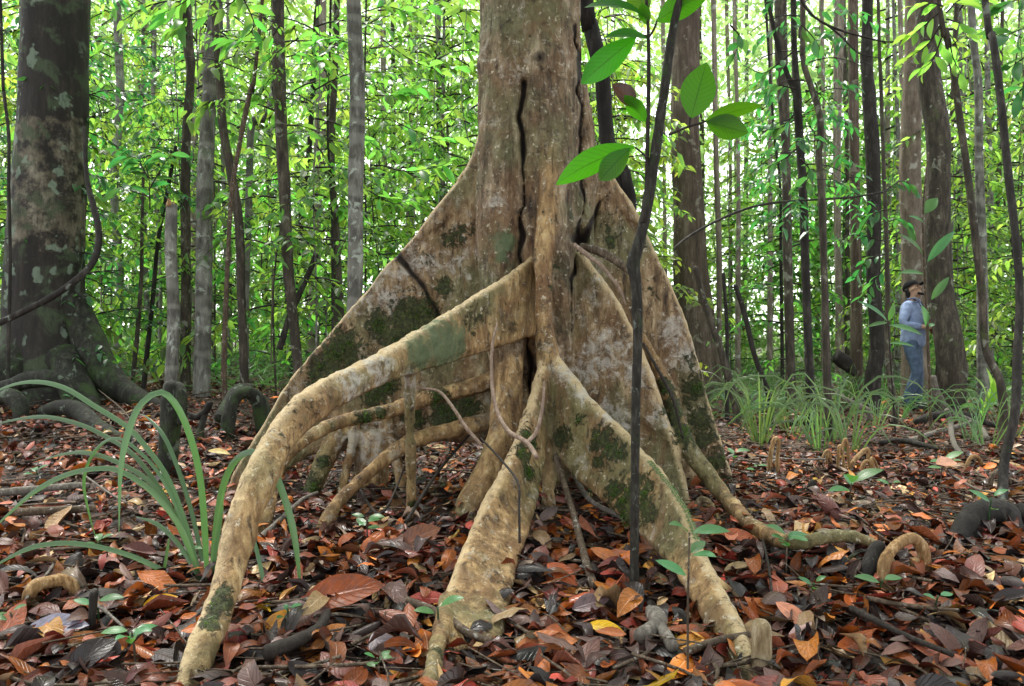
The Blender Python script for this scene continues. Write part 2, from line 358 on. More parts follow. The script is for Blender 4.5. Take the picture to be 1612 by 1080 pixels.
# three big plates
s_loft('buttress', [(815, 60, 4.5, 830, 640, 4.5, .12, .08), (778, 150, 4.5, 800, 680, 4.5, .10, .06), (757, 212, 4.5, 772, 692, 4.5, .07, .055), (742, 252, 4.5, 752, 695, 4.52, .05, .05), (712, 296, 4.5, 720, 694, 4.52, .038, .045), (665, 355, 4.5, 670, 690, 4.52, .034, .04),
    (610, 415, 4.49, 615, 702, 4.5, .034, .05), (555, 482, 4.48, 560, 712, 4.48, .034, .06), (505, 540, 4.46, 510, 715, 4.46, .034, .06), (462, 588, 4.44, 470, 728, 4.44, .034, .05),
    (430, 640, 4.42, 440, 755, 4.42, .034, .045), (402, 690, 4.4, 415, 790, 4.4, .034, .04), (375, 735, 4.4, 392, 815, 4.4, .034, .04), (352, 785, 4.4, 372, 835, 4.4, .03, .03)], 60, 30)
s_loft('buttress', [(905, 380, 4.34, 880, 380, 4.5, .03, .05), (935, 425, 4.3, 882, 425, 4.47, .03, .07), (970, 470, 4.27, 884, 470, 4.47, .03, .09), (1000, 530, 4.22, 884, 530, 4.46, .03, .10),
    (1030, 600, 4.17, 886, 600, 4.45, .03, .10), (1058, 680, 4.11, 890, 680, 4.43, .032, .09), (1077, 745, 4.05, 900, 740, 4.42, .032, .08), (1092, 810, 4.0, 915, 790, 4.4, .033, .07), (1098, 870, 3.98, 925, 850, 4.4, .033, .06)], 50, 30)
s_loft('buttress', [(915, 90, 4.6, 860, 90, 4.6, .10, .10), (921, 170, 4.62, 870, 170, 4.62, .08, .09), (932, 220, 4.64, 880, 220, 4.64, .06, .09), (952, 258, 4.66, 890, 258, 4.66, .05, .10), (990, 315, 4.68, 895, 315, 4.68, .045, .11), (1042, 420, 4.72, 900, 420, 4.7, .042, .12), (1078, 500, 4.75, 905, 500, 4.72, .042, .12),
    (1106, 590, 4.78, 910, 590, 4.75, .042, .11), (1132, 680, 4.80, 915, 680, 4.78, .042, .10), (1152, 750, 4.80, 920, 750, 4.8, .042, .08), (1166, 815, 4.80, 925, 815, 4.8, .042, .08)], 50, 30)
tube(MB(), [(0, 0, 0), (0, 0, 1)], .1)
# the great prop root swinging out to the front
s_loft('prop_root', [(850, 398, 4.36, 850, 535, 4.36, .02, .02), (828, 410, 4.18, 830, 532, 4.2, .026, .03), (785, 442, 4.06, 792, 545, 4.08, .032, .036), (738, 468, 3.9, 745, 560, 3.93, .036, .04), (685, 502, 3.7, 692, 577, 3.73, .04, .042), (640, 530, 3.52, 646, 588, 3.55, .044, .046),
    (590, 557, 3.36, 600, 607, 3.38, .046, .046), (540, 582, 3.2, 560, 628, 3.22, .046, .046), (492, 604, 3.06, 518, 652, 3.08, .047, .047), (450, 636, 2.95, 482, 682, 2.98, .05, .05), (414, 688, 2.87, 456, 712, 2.9, .05, .05),
    (386, 738, 2.79, 438, 758, 2.8, .056, .056), (364, 795, 2.71, 412, 810, 2.72, .052, .052), (347, 850, 2.64, 397, 862, 2.66, .052, .052), (334, 905, 2.57, 384, 918, 2.59, .052, .05), (317, 955, 2.47, 366, 972, 2.49, .05, .05), (297, 1005, 2.37, 350, 1020, 2.39, .05, .05), (278, 1060, 2.28, 326, 1075, 2.3, .05, .05), (262, 1120, 2.2, 306, 1135, 2.22, .05, .05)], 90, 26)
# front legs
s_loft('prop_root', [(853, 545, 4.0, 872, 548, 4.04, .03, .03), (847, 588, 3.9, 866, 592, 3.98, .028, .028), (821, 668, 3.7, 856, 688, 3.85, .034, .03), (789, 738, 3.5, 850, 758, 3.68, .036, .03), (754, 808, 3.28, 837, 818, 3.5, .036, .03), (722, 876, 3.02, 815, 892, 3.12, .036, .03), (697, 942, 2.8, 802, 962, 2.86, .036, .034), (684, 995, 2.64, 794, 1000, 2.66, .036, .04), (676, 1045, 2.56, 790, 1045, 2.56, .04, .04), (670, 1100, 2.5, 784, 1100, 2.5, .04, .04)], 50, 26)
s_tube('prop_root', [(704, 940, 2.78, .03), (694, 985, 2.6, .032), (687, 1020, 2.44, .031), (680, 1058, 2.3, .03), (672, 1100, 2.15, .03), (664, 1150, 2.0, .028)])
s_loft('prop_root', [(862, 535, 4.0, 858, 590, 4.03, .04, .03), (880, 566, 3.95, 864, 640, 4.0, .04, .03), (905, 593, 3.87, 868, 690, 3.93, .04, .03), (934, 629, 3.78, 882, 722, 3.86, .038, .03), (965, 658, 3.68, 905, 752, 3.76, .038, .03), (992, 684, 3.58, 930, 770, 3.66, .038, .03),
    (1026, 721, 3.44, 962, 800, 3.52, .038, .03), (1056, 758, 3.3, 998, 832, 3.38, .038, .03), (1084, 806, 3.14, 1030, 862, 3.22, .038, .032), (1108, 866, 2.95, 1062, 902, 3.0, .038, .032), (1140, 924, 2.75, 1094, 955, 2.8, .038, .034), (1170, 984, 2.56, 1124, 1012, 2.61, .038, .034), (1188, 1035, 2.42, 1148, 1065, 2.46, .036, .034), (1200, 1085, 2.32, 1165, 1115, 2.36, .034, .034)], 60, 26)
# lesser stilts
s_tube('prop_root', [(800, 585, 4.4, .055), (775, 598, 4.36, .05), (735, 612, 4.3, .044), (690, 622, 4.25, .042), (645, 636, 4.2, .04), (590, 652, 4.1, .038), (540, 662, 4.0, .036), (500, 680, 3.92, .034), (462, 706, 3.85, .032), (436, 745, 3.76, .032), (420, 810, 3.66, .032), (412, 850, 3.62, .03)], 60)
s_tube('prop_root', [(810, 650, 4.45, .055), (772, 662, 4.4, .048), (715, 676, 4.32, .045), (656, 692, 4.22, .042), (614, 716, 4.12, .041), (575, 750, 4.0, .04), (538, 784, 3.88, .04), (517, 816, 3.78, .038), (502, 852, 3.68, .034), (494, 900, 3.58, .032)], 60)
s_tube('prop_root', [(646, 570, 3.54, .028), (645, 620, 3.6, .026), (645, 690, 3.68, .0255), (647, 750, 3.75, .0265), (648, 795, 3.8, .03), (649, 830, 3.82, .03)])
s_tube('prop_root', [(800, 560, 4.3, .085), (798, 620, 4.24, .084), (792, 680, 4.16, .08), (772, 740, 4.06, .08), (748, 790, 3.96, .085), (732, 830, 3.88, .09), (722, 870, 3.82, .09)])
s_tube('prop_root', [(545, 660, 4.46, .06), (528, 692, 4.4, .056), (508, 730, 4.32, .05), (490, 772, 4.24, .048), (480, 815, 4.18, .046)])
s_tube('prop_root', [(560, 660, 4.4, .03), (556, 690, 4.38, .026), (549, 725, 4.33, .024), (540, 765, 4.28, .024), (536, 810, 4.25, .024)])
s_tube('prop_root', [(606, 640, 4.46, .045), (612, 670, 4.44, .036), (622, 715, 4.4, .034), (632, 760, 4.34, .034), (638, 800, 4.3, .034)])
s_tube('prop_root', [(590, 680, 4.48, .11), (585, 730, 4.46, .10), (580, 790, 4.44, .10)])
s_tube('prop_root', [(1000, 520, 4.42, .03), (1026, 564, 4.36, .036), (1050, 612, 4.28, .04), (1068, 673, 4.18, .045), (1087, 712, 4.1, .047), (1114, 746, 4.02, .046), (1138, 779, 3.94, .043), (1168, 812, 3.68, .041), (1200, 838, 3.45, .038), (1236, 852, 3.27, .034), (1276, 850, 3.24, .03), (1326, 843, 3.24, .028), (1370, 853, 3.2, .027), (1395, 876, 3.12, .026), (1412, 920, 3.05, .026)], 80)
s_tube('prop_root', [(1088, 845, 3.92, .022), (1097, 795, 3.9, .022), (1112, 786, 3.86, .022), (1126, 806, 3.8, .021), (1138, 835, 3.74, .02), (1146, 870, 3.7, .02)])
s_tube('rotten_or_filler_root', [(856, 610, 4.02, .05), (862, 680, 4.0, .055), (864, 740, 3.97, .045), (862, 790, 3.95, .035), (860, 825, 3.93, .03)])
s_tube('prop_root', [(840, 690, 4.0, .03), (856, 740, 3.96, .03), (868, 790, 3.9, .028), (872, 840, 3.86, .025)])

s_tube('rotten_or_filler_root', [(842, 520, 4.62, .18), (846, 600, 4.62, .2), (850, 680, 4.62, .2), (852, 760, 4.6, .22), (854, 860, 4.6, .26)])  # added core that fills the gap under the trunk so it reads dark
joined = MB(); owner = []
for k, (kind, m_) in enumerate(SRC):
    V, Q, T = m_.arrays(); joined.add(V, Q, T)
# owner of every source triangle/quad in the order in which they are laid out for the tree search
polys, owner, ridge_p, ang_p = [], [], [], []; off = 0
for k, (kind, m_) in enumerate(SRC):
    V, Q, T = m_.arrays()
    polys += (Q + off).tolist() + (T + off).tolist(); owner += [k] * (len(Q) + len(T)); off += len(V)
    n_ = len(Q); s_ = ROLE[k][1] if k in ROLE else 0; ang_p += (list((np.arange(n_) % s_) / s_) if s_ else [0.] * n_) + [0.] * len(T)
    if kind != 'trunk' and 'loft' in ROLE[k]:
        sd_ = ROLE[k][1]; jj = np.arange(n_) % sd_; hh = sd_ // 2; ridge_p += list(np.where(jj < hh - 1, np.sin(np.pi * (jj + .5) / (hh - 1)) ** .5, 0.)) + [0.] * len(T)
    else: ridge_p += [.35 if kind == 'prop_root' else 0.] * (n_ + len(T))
bvh_src = BVHTree.FromPolygons([tuple(v) for v in np.vstack(joined.V)], polys)
tmp = link('tmp', joined.mesh('tmp', M['bark_pale']))
md = tmp.modifiers.new('r', 'REMESH'); md.mode = 'VOXEL'; md.voxel_size = .0105; md.use_smooth_shade = True
dg = bpy.context.evaluated_depsgraph_get(); ev = tmp.evaluated_get(dg); me = ev.to_mesh()
nv, nf = len(me.vertices), len(me.polygons)
V = np.empty(nv * 3, np.float32); me.vertices.foreach_get('co', V); V = V.reshape(-1, 3).astype(float)
li = np.empty(len(me.loops), np.int32); me.loops.foreach_get('vertex_index', li); Q = li.reshape(-1, 4)
ev.to_mesh_clear(); bpy.data.objects.remove(tmp)
E = np.vstack([Q[:, [0, 1]], Q[:, [1, 2]], Q[:, [2, 3]], Q[:, [3, 0]]]); deg = np.bincount(E.ravel(), minlength=nv).astype(float)[:, None]
def smooth_once(V, w):
    A = np.zeros_like(V); 
    for c in range(V.shape[1]): A[:, c] = np.bincount(E[:, 0], V[E[:, 1], c], nv) + np.bincount(E[:, 1], V[E[:, 0], c], nv)
    return V * (1 - w) + w * A / deg
for k in range(6): V = smooth_once(V, .6)
def vnormals(V):
    fn = np.cross(V[Q[:, 2]] - V[Q[:, 0]], V[Q[:, 3]] - V[Q[:, 1]]); n = np.zeros_like(V)
    for c in range(4):
        for a in range(3): n[:, a] += np.bincount(Q[:, c], fn[:, a], nv)
    return nrm(n)
fc = V[Q].mean(1); near = np.array([bvh_src.find_nearest(Vector(c))[2] for c in fc]); lab = np.array(owner)[near]; rf = np.array(ridge_p)[near]
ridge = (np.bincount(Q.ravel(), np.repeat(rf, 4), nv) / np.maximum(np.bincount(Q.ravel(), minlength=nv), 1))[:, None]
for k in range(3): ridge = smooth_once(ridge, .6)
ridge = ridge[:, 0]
ang = np.zeros(nv); ang[Q.ravel()] = np.repeat(np.array(ang_p)[near], 4)
NV = vnormals(V)
kinds = np.array([k for k, _ in SRC]); vlab = np.zeros(nv, int); vlab[Q.ravel()] = np.repeat(lab, 4)
is_trunk = kinds[vlab] == 'trunk'; is_butt = kinds[vlab] == 'buttress'
wroot = np.where(is_trunk, 0., np.where(is_butt, .35, 1.))[:, None]
for k in range(10): wroot = smooth_once(wroot, .7)
wroot = wroot[:, 0]
# relief: wavy flanks, bark flakes, long fissures
q = V * np.array([1, 1, .35])
big = fbm(V * 3.3, 3, 3) * .012 + fbm(q * 11, 3, 9) * .006
bk = np.abs(fbm(q * 24, 2, 21)); fine = fbm(V * np.array([1, 1, .5]) * 45, 2, 31) * .0032 + fbm(V * 22, 2, 41) * .0035 * wroot
V = V + NV * ((big * (1 - .45 * wroot) + fine + (-.006 * (bk < .13) * (1 - wroot)) * (kinds[vlab] == 'trunk'))[:, None])
rib = np.sin(2 * np.pi * 7 * ang + 2.2 * fbm(V * 3, 2, 55)) * ss(-.4, .6, fbm(V * 2.6, 2, 57)); rib = smooth_once(rib[:, None], .6)[:, 0]
V = V + NV * (rib * .0042 * wroot * (kinds[vlab] == 'prop_root') + .007 * np.clip(fbm(V * 9, 2, 59) - .55, 0, 1) * wroot)[:, None]
NV = vnormals(V)
PX = np.stack([806 + F * V[:, 0] / V[:, 1], 540 - F * (V[:, 2] - H) / V[:, 1]], 1)
def seg_dist(p, line):
    line = np.asarray(line, float); best = np.full(len(p), 1e9)
    for a, b in zip(line[:-1], line[1:]):
        ab = b - a; t = np.clip(((p - a) @ ab) / (ab @ ab), 0, 1); best = np.minimum(best, np.linalg.norm(p - a - t[:, None] * ab, axis=1))
    return best
front = (NV[:, 1] < .3)
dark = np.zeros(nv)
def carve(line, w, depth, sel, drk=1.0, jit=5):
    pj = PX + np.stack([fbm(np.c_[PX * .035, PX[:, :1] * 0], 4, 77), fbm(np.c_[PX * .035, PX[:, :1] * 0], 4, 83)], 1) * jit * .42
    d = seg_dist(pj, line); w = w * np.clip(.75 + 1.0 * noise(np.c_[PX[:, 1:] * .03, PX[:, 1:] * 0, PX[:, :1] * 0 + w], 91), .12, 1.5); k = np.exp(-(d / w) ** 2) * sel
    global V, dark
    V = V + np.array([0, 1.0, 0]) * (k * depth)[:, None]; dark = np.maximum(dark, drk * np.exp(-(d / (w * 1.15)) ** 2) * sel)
tsel = front & (V[:, 1] > 4.02) & (V[:, 1] < 4.75) & (kinds[vlab] != 'prop_root')
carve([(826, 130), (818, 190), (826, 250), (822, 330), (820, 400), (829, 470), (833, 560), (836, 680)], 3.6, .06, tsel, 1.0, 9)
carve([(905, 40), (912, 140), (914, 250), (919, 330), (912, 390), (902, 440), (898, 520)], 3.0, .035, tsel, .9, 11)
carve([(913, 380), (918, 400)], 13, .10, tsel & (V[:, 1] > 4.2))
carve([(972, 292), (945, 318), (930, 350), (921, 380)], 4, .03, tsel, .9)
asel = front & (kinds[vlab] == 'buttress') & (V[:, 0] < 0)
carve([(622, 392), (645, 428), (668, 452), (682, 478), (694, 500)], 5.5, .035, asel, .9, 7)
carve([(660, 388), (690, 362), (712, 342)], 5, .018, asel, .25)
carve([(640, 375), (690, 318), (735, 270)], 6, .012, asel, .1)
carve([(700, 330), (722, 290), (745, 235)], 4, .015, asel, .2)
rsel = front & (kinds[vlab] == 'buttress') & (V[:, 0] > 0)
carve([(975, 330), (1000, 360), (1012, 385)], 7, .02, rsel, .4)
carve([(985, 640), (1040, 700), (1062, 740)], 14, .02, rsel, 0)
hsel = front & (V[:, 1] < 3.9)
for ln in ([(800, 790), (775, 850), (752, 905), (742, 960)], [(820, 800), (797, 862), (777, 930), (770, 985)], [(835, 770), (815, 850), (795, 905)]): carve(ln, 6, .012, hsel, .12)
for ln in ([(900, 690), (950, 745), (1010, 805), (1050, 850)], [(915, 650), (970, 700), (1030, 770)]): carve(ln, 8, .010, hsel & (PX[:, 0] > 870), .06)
# knot above the fork
kd = np.hypot(PX[:, 0] - 849, (PX[:, 1] - 92)) ; ks = front & (V[:, 1] < 4.6) & (V[:, 1] > 4)
V = V + NV * (np.where(ks, .018 * np.exp(-(kd / 15) ** 2) * (1 + .5 * np.cos(kd * 1.3)) - .012 * np.exp(-(kd / 4) ** 2), 0))[:, None]
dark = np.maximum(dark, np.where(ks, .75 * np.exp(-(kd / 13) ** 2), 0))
for k in range(1): V = smooth_once(V, .3)
NV = vnormals(V)
V_tree = V.copy()
bvh = BVHTree.FromPolygons([tuple(v) for v in V], Q.tolist())
EYE = Vector((0, 0, H))
def hit(px, py):
    d = Vector(P(px, py, 4.0)) - EYE; h = bvh.ray_cast(EYE, d.normalized())
    return None if h[0] is None else (np.array(h[0]), np.array(h[1]))
moss = np.zeros(nv); green = np.zeros(nv); pale = np.zeros(nv)
def spot(arr, px, py, r, amt=1.0):
    h = hit(px, py)
    if h is None: return
    rw = r / F * h[0][1]; d = np.linalg.norm(V - h[0], axis=1) / rw
    np.maximum(arr, amt * np.clip((1.7 - d) / 1.4, 0, 1) * .9, out=arr)
for a in [(540, 550, 34), (515, 575, 28), (500, 590, 22), (640, 508, 38), (665, 488, 26), (600, 512, 26), (620, 530, 25), (590, 620, 22), (605, 605, 22), (700, 655, 34), (735, 640, 25), (690, 625, 20), (655, 655, 22), (520, 560, 25),
          (712, 375, 20, .7), (700, 452, 18, .8), (740, 360, 16, .6), (670, 410, 20, .5), (885, 690, 18), (912, 660, 10), (945, 692, 22), (962, 706, 20), (975, 715, 15), (942, 728, 14), (990, 790, 40), (1012, 772, 26), (965, 775, 22), (1018, 800, 26), (985, 820, 20),
          (830, 682, 16), (824, 715, 18), (832, 742, 16), (838, 700, 14), (1062, 645, 26), (1080, 680, 24), (1050, 610, 18), (1095, 610, 22), (1100, 660, 20), (1130, 722, 22), (1112, 690, 20), (1140, 760, 16), (1090, 565, 14, .7), (960, 378, 10), (868, 455, 8, .8), (876, 420, 7, .8), (874, 345, 9, .5),
          (490, 765, 20), (482, 790, 18), (510, 725, 12), (345, 950, 26), (330, 975, 20), (350, 930, 16), (649, 795, 9), (575, 657, 16), (600, 650, 12), (690, 1025, 14), (695, 1060, 14), (440, 690, 22, .35), (470, 640, 26, .35), (860, 330, 8, .5), (1020, 470, 30, .35), (960, 350, 24, .45), (780, 900, 30, .3), (800, 500, 24, .3), (745, 500, 30, .45)]: spot(moss, *a)
for a in [(796, 378, 20), (790, 400, 14), (802, 390, 12), (700, 545, 50, 1), (665, 560, 34, 1), (720, 540, 30, 1), (480, 650, 40, .35), (560, 600, 40, .3), (430, 720, 35, .3), (520, 670, 20, .5), (760, 880, 40, .25)]: spot(green, *a)
green *= np.where((PX[:, 0] > 733 + 3 * noise(PX[:, [1, 1, 1]] * .1, 5)) & (PX[:, 1] > 430) & (PX[:, 1] < 600), 0, 1)
for a in [(690, 300, 40, .8), (650, 420, 40, .8), (600, 470, 40, .7), (560, 600, 40, .7), (600, 580, 40, .8), (640, 610, 30, .7), (590, 700, 45, .9), (560, 690, 30, .8), (640, 600, 30, .9), (780, 330, 20, .5), (950, 560, 40, .8), (920, 580, 40, .8), (960, 640, 20, .9), (975, 660, 25, .9), (1040, 650, 25, .8), (1000, 590, 25, .7), (1080, 560, 26, .9), (1060, 520, 26, .9), (890, 590, 22, .9), (920, 620, 20, .9), (960, 655, 16, .8), (1000, 690, 16, .8), (720, 420, 40, .4), (940, 470, 30, .5)]: spot(pale, *a)

def buttress_material():
    m, nt = newmat('tree_bark'); tc = N(nt, 'TexCoord'); co = tc.outputs['Object']
    a1 = N(nt, 'Attribute', attribute_name='mask'); s1 = N(nt, 'SeparateColor'); nt.links.new(a1.outputs['Color'], s1.inputs[0])
    a2 = N(nt, 'Attribute', attribute_name='wear'); s2 = N(nt, 'SeparateColor'); nt.links.new(a2.outputs['Color'], s2.inputs[0])
    mo, dk, pl = s1.outputs; rt, gn, rg = s2.outputs
    st = mapped(nt, co, (1, 1, .3))
    nA = noi(nt, mapped(nt, co, (1, 1, .4)), 6.5, 7, .7, .6); nB = noi(nt, st, 16, 6, .68, .3); nC = noi(nt, co, 34, 5, .7); nD = noi(nt, st, 75, 4, .7); nE = noi(nt, co, 1.9, 5, .6); nF = noi(nt, co, 120, 3, .7)
    nG = noi(nt, mapped(nt, co, (1, 1, .12)), 30, 6, .7, .2); nH = noi(nt, mapped(nt, co, (1, 1, .35)), 4.2, 8, .72, .8); nI = noi(nt, co, 9, 8, .75, .5)
    trunkc = ramp(nt, nB, [(.34, (.055, .037, .024)), (.45, (.17, .122, .076)), (.55, (.29, .225, .15)), (.68, (.44, .375, .28))])
    rootc = ramp(nt, nB, [(.3, (.13, .08, .033)), (.45, (.29, .19, .08)), (.56, (.42, .295, .135)), (.7, (.55, .43, .25))])
    c = mixc(nt, rt, trunkc, rootc)
    c = mixc(nt, ramp(nt, nA, [(.46, 0), (.60, .7)]), c, mixc(nt, nC, (.12, .072, .03), (.30, .19, .075)))     # ochre stains
    c = mixc(nt, ramp(nt, nE, [(.47, 0), (.6, .68)]), c, mixc(nt, nC, (.085, .092, .04), (.25, .26, .135)))          # olive algae
    rust = ramp(nt, nH, [(.54, 0), (.64, .85)]); c = mixc(nt, math2(nt, 'MULTIPLY', rust, .7), c, mixc(nt, nI, (.09, .045, .02), (.32, .18, .075)))
    drk = ramp(nt, nI, [(.34, .75), (.44, 0)]); c = mixc(nt, drk, c, (.055, .038, .024))
    pm0 = ramp(nt, noi(nt, co, 7, 9, .78, .5), [(.56, 0), (.63, .7)]); c = mixc(nt, pm0, c, mixc(nt, nC, (.24, .21, .17), (.50, .47, .42)))
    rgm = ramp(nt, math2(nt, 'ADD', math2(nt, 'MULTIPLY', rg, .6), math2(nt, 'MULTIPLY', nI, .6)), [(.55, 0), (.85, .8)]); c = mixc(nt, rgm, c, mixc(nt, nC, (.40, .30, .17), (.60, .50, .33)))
    flake = ramp(nt, nC, [(.60, 0), (.65, .8)]); c = mixc(nt, flake, c, (.50, .46, .38))
    scar = ramp(nt, nG, [(.33, .9), (.43, 0)]); c = mixc(nt, math2(nt, 'MULTIPLY', scar, .8), c, (.05, .032, .02))
    scar2 = ramp(nt, nD, [(.30, .85), (.42, 0)]); c = mixc(nt, math2(nt, 'MULTIPLY', scar2, .7), c, (.07, .048, .03))
    pm = ramp(nt, math2(nt, 'ADD', math2(nt, 'MULTIPLY', pl, .3), math2(nt, 'MULTIPLY', noi(nt, co, 17, 9, .8, .5), 1.25)), [(.74, 0), (.88, .8)]); c = mixc(nt, pm, c, mixc(nt, nC, (.28, .26, .24), (.56, .53, .49)))
    gm = ramp(nt, math2(nt, 'ADD', math2(nt, 'MULTIPLY', gn, .5), math2(nt, 'MULTIPLY', noi(nt, co, 20, 8, .78), 1.0)), [(.68, 0), (.86, .8)]); c = mixc(nt, gm, c, mixc(nt, nI, (.05, .085, .035), (.21, .27, .16)))
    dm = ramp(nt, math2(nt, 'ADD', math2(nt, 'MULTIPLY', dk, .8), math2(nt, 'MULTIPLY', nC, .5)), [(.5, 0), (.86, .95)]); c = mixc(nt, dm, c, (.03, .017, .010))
    mm = ramp(nt, math2(nt, 'ADD', math2(nt, 'MULTIPLY', mo, .40), math2(nt, 'MULTIPLY', noi(nt, co, 22, 9, .82, .6), 1.5)), [(.94, 0), (1.16, .92)])
    c = mixc(nt, mm, c, ramp(nt, noi(nt, co, 60, 5, .75), [(.3, (.015, .024, .005)), (.5, (.055, .072, .014)), (.7, (.15, .17, .035))]))
    dots = ramp(nt, nF, [(.22, .8), (.34, 0)]); c = mixc(nt, dots, c, (.09, .06, .035))
    gmm = N(nt, 'Gamma'); gmm.inputs['Gamma'].default_value = 1.5; nt.links.new(c, gmm.inputs['Color']); c = mixc(nt, 1.0, gmm.outputs[0], (1.52, 1.54, 1.50), 'MULTIPLY'); hs3 = N(nt, 'HueSaturation'); nt.links.new(c, hs3.inputs['Color']); hs3.inputs['Saturation'].default_value = .87; c = hs3.outputs[0]
    h = math2(nt, 'ADD', math2(nt, 'ADD', nB, math2(nt, 'MULTIPLY', nC, .55)), math2(nt, 'ADD', math2(nt, 'MULTIPLY', nD, .35), math2(nt, 'MULTIPLY', mm, .5)))
    finish(nt, c, .68, h, 1.0, .02, .3); return m
M['tree_bark'] = buttress_material()
base = np.array([.1, 4.5, gz(.1, 4.5)])
tree = thing('buttress_tree', 'great rainforest tree standing on tall plank buttresses and arching stilt roots', 'tree', base)
tree_parts = []
LAB = {'trunk': None}
for k, (kind, _m) in enumerate(SRC):
    f = Q[lab == k]
    if len(f) < 30: continue
    uid, inv = np.unique(f.ravel(), return_inverse=True)
    b = MB().add(V[uid], inv.reshape(-1, 4)); me = b.mesh(kind, M['tree_bark'], off=base)
    for nm, cols in (('mask', (moss, dark, pale)), ('wear', (wroot, green, ridge))):
        a = me.color_attributes.new(nm, 'FLOAT_COLOR', 'POINT'); a.data.foreach_set('color', np.c_[cols[0][uid], cols[1][uid], cols[2][uid], np.ones(len(uid))].astype(np.float32).ravel())
    me.normals_split_custom_set_from_vertices(NV[uid].astype(np.float32).tolist())
    o = link(kind, me, tree); tree_parts.append(o)

# its crown, above the picture: unseen boughs and leaf sprays added to shade the floor below
g = np.random.default_rng(77); cm, top = MB(), P(834, -1330, 4.5); CROWN_N = 380
for k in range(11):
    a = k * 2.4; e = np.array([top[0] + math.cos(a) * g.uniform(2.5, 5.5), 4.6 + math.sin(a) * g.uniform(2, 4.6), g.uniform(7.6, 9.6)]); b = MB()
    tube(b, [top - np.array([0, 0, .5 + .1 * k]), top * .6 + e * .4 + np.array([0, 0, .5]), e], [.10, .06, .02], 7, 16, rough=.06, seed=k); part('branch', b, M['bark_brown'], tree)
for k in range(CROWN_N):
    n = 34; c = np.array([g.uniform(-7, 7), g.uniform(-4.5, 7.8), g.uniform(6.8, 9.8)]); o = g.normal(0, 1, (n, 3)) * np.array([.5, .5, .16]); dv = nrm(np.c_[g.normal(0, 1, (n, 2)), g.normal(-.3, .3, n)]); L = g.uniform(.16, .3, n)
    leaves(cm, c + o, dv, np.array([0, 0, 1.]) + g.normal(0, .3, (n, 3)), L, L * .42, .2, .2, C=g.uniform(.6, 1.2, (n, 1)) * np.ones(3), simple=True)
tag(link('crown', cm.mesh('crown', M['leaf_deep'], smooth=False, col=True, off=base), tree), kind='stuff')
# ------------------------------------------------------------------ the forest behind
def crown_arrays(seed, h0, h1, nbr, blen, L, W, droop=.35, step=.085, twigs=3, bare=0.0):
    """leafy boughs set round an upright stem: twigs with alternate leaves"""
    g = np.random.default_rng(seed); lv, tw = MB(), MB(); az = g.uniform(0, 6.28)
    for b in range(nbr):
        z = h0 + (h1 - h0) * (b + g.uniform(0, .8)) / nbr; az += 2.4 + g.uniform(-.5, .5)
        ln = blen * g.uniform(.55, 1.15) * (1 - .45 * (z - h0) / (h1 - h0 + .01)); up = g.uniform(-.05, .5)
        dr = np.array([math.cos(az), math.sin(az), up]); p0 = np.array([0, 0, z])
        pts = [p0 + dr * ln * t + np.array([0, 0, -droop * ln * t * t]) for t in (0, .35, .7, 1)]
        tube(tw, pts, [.011, .008, .006, .003], 4, 6, cap=False)
        lines = [(pts, .25 + bare)]
        for k in range(twigs):
            t = g.uniform(.3, .85); a = az + g.choice([-1, 1]) * g.uniform(.5, 1.1); q0 = p0 + dr * ln * t + np.array([0, 0, -droop * ln * t * t])
            l2 = ln * g.uniform(.35, .6); d2 = np.array([math.cos(a), math.sin(a), g.uniform(-.15, .35)])
            qp = [q0 + d2 * l2 * s + np.array([0, 0, -droop * 1.2 * l2 * s * s]) for s in (0, .5, 1)]
            tube(tw, qp, [.006, .004, .002], 3, 4, cap=False); lines.append((qp, .12))
        for lp, t0 in lines:
            q = catmull(np.array(lp), 24); cum = np.r_[0, np.cumsum(np.linalg.norm(np.diff(q, axis=0), axis=1))]; tot = cum[-1]
            n = max(2, int(tot * (1 - t0) / step)); s = np.linspace(t0 * tot, tot, n) + g.uniform(-.2, .2, n) * step
            base = np.stack([np.interp(s, cum, q[:, c]) for c in range(3)], 1); tg = nrm(np.stack([np.interp(s, cum, np.gradient(q[:, c])) for c in range(3)], 1))
            sd = nrm(np.cross(tg, [0, 0, 1.])) * np.where(np.arange(n) % 2, 1, -1)[:, None]
            d = tg * g.uniform(.35, .8, (n, 1)) + sd * g.uniform(.7, 1.1, (n, 1)) + np.array([0, 0, 1]) * g.uniform(-.75, .12, (n, 1)) + g.normal(0, .12, (n, 3))
            nm = np.array([0, 0, 1.]) + g.normal(0, .38, (n, 3)); LL = L * g.uniform(.6, 1.2, n)
            tint = g.uniform(.62, 1.25, (n, 1)) * np.array([1, 1, 1]) + np.stack([g.uniform(-.05, .25, n), g.uniform(-.06, .1, n), g.uniform(-.1, .1, n)], 1)
            leaves(lv, base, d, nm, LL, LL * W, g.uniform(.08, .4, n), .22, C=tint)
    return lv, tw
VAR = {}
def variant(key, *a, **k):
    lv, tw = crown_arrays(*a, **k); VAR[key] = (lv, tw.mesh('twigs', M['twig_dark'], smooth=True)); VAR[key + '_m'] = {}
variant('a', 1, .5, 4.2, 27, 1.0, .14, .40, .35, .056)
variant('b', 2, .3, 3.6, 25, .95, .112, .44, .30, .046)
variant('c', 3, .9, 4.6, 22, 1.2, .165, .36, .55, .075)
variant('d', 4, .2, 2.8, 20, .8, .09, .44, .25, .044)
variant('e', 5, 1.2, 5.0, 26, 1.25, .134, .40, .4, .058)
variant('f', 6, .4, 4.0, 18, .9, .20, .32, .6, .085)
def crown_mesh(key, mat):
    d = VAR[key + '_m']
    if mat not in d: d[mat] = VAR[key][0].mesh('foliage', M[mat], smooth=False, col=True)
    return d[mat], VAR[key][1]
stem_cache = {}
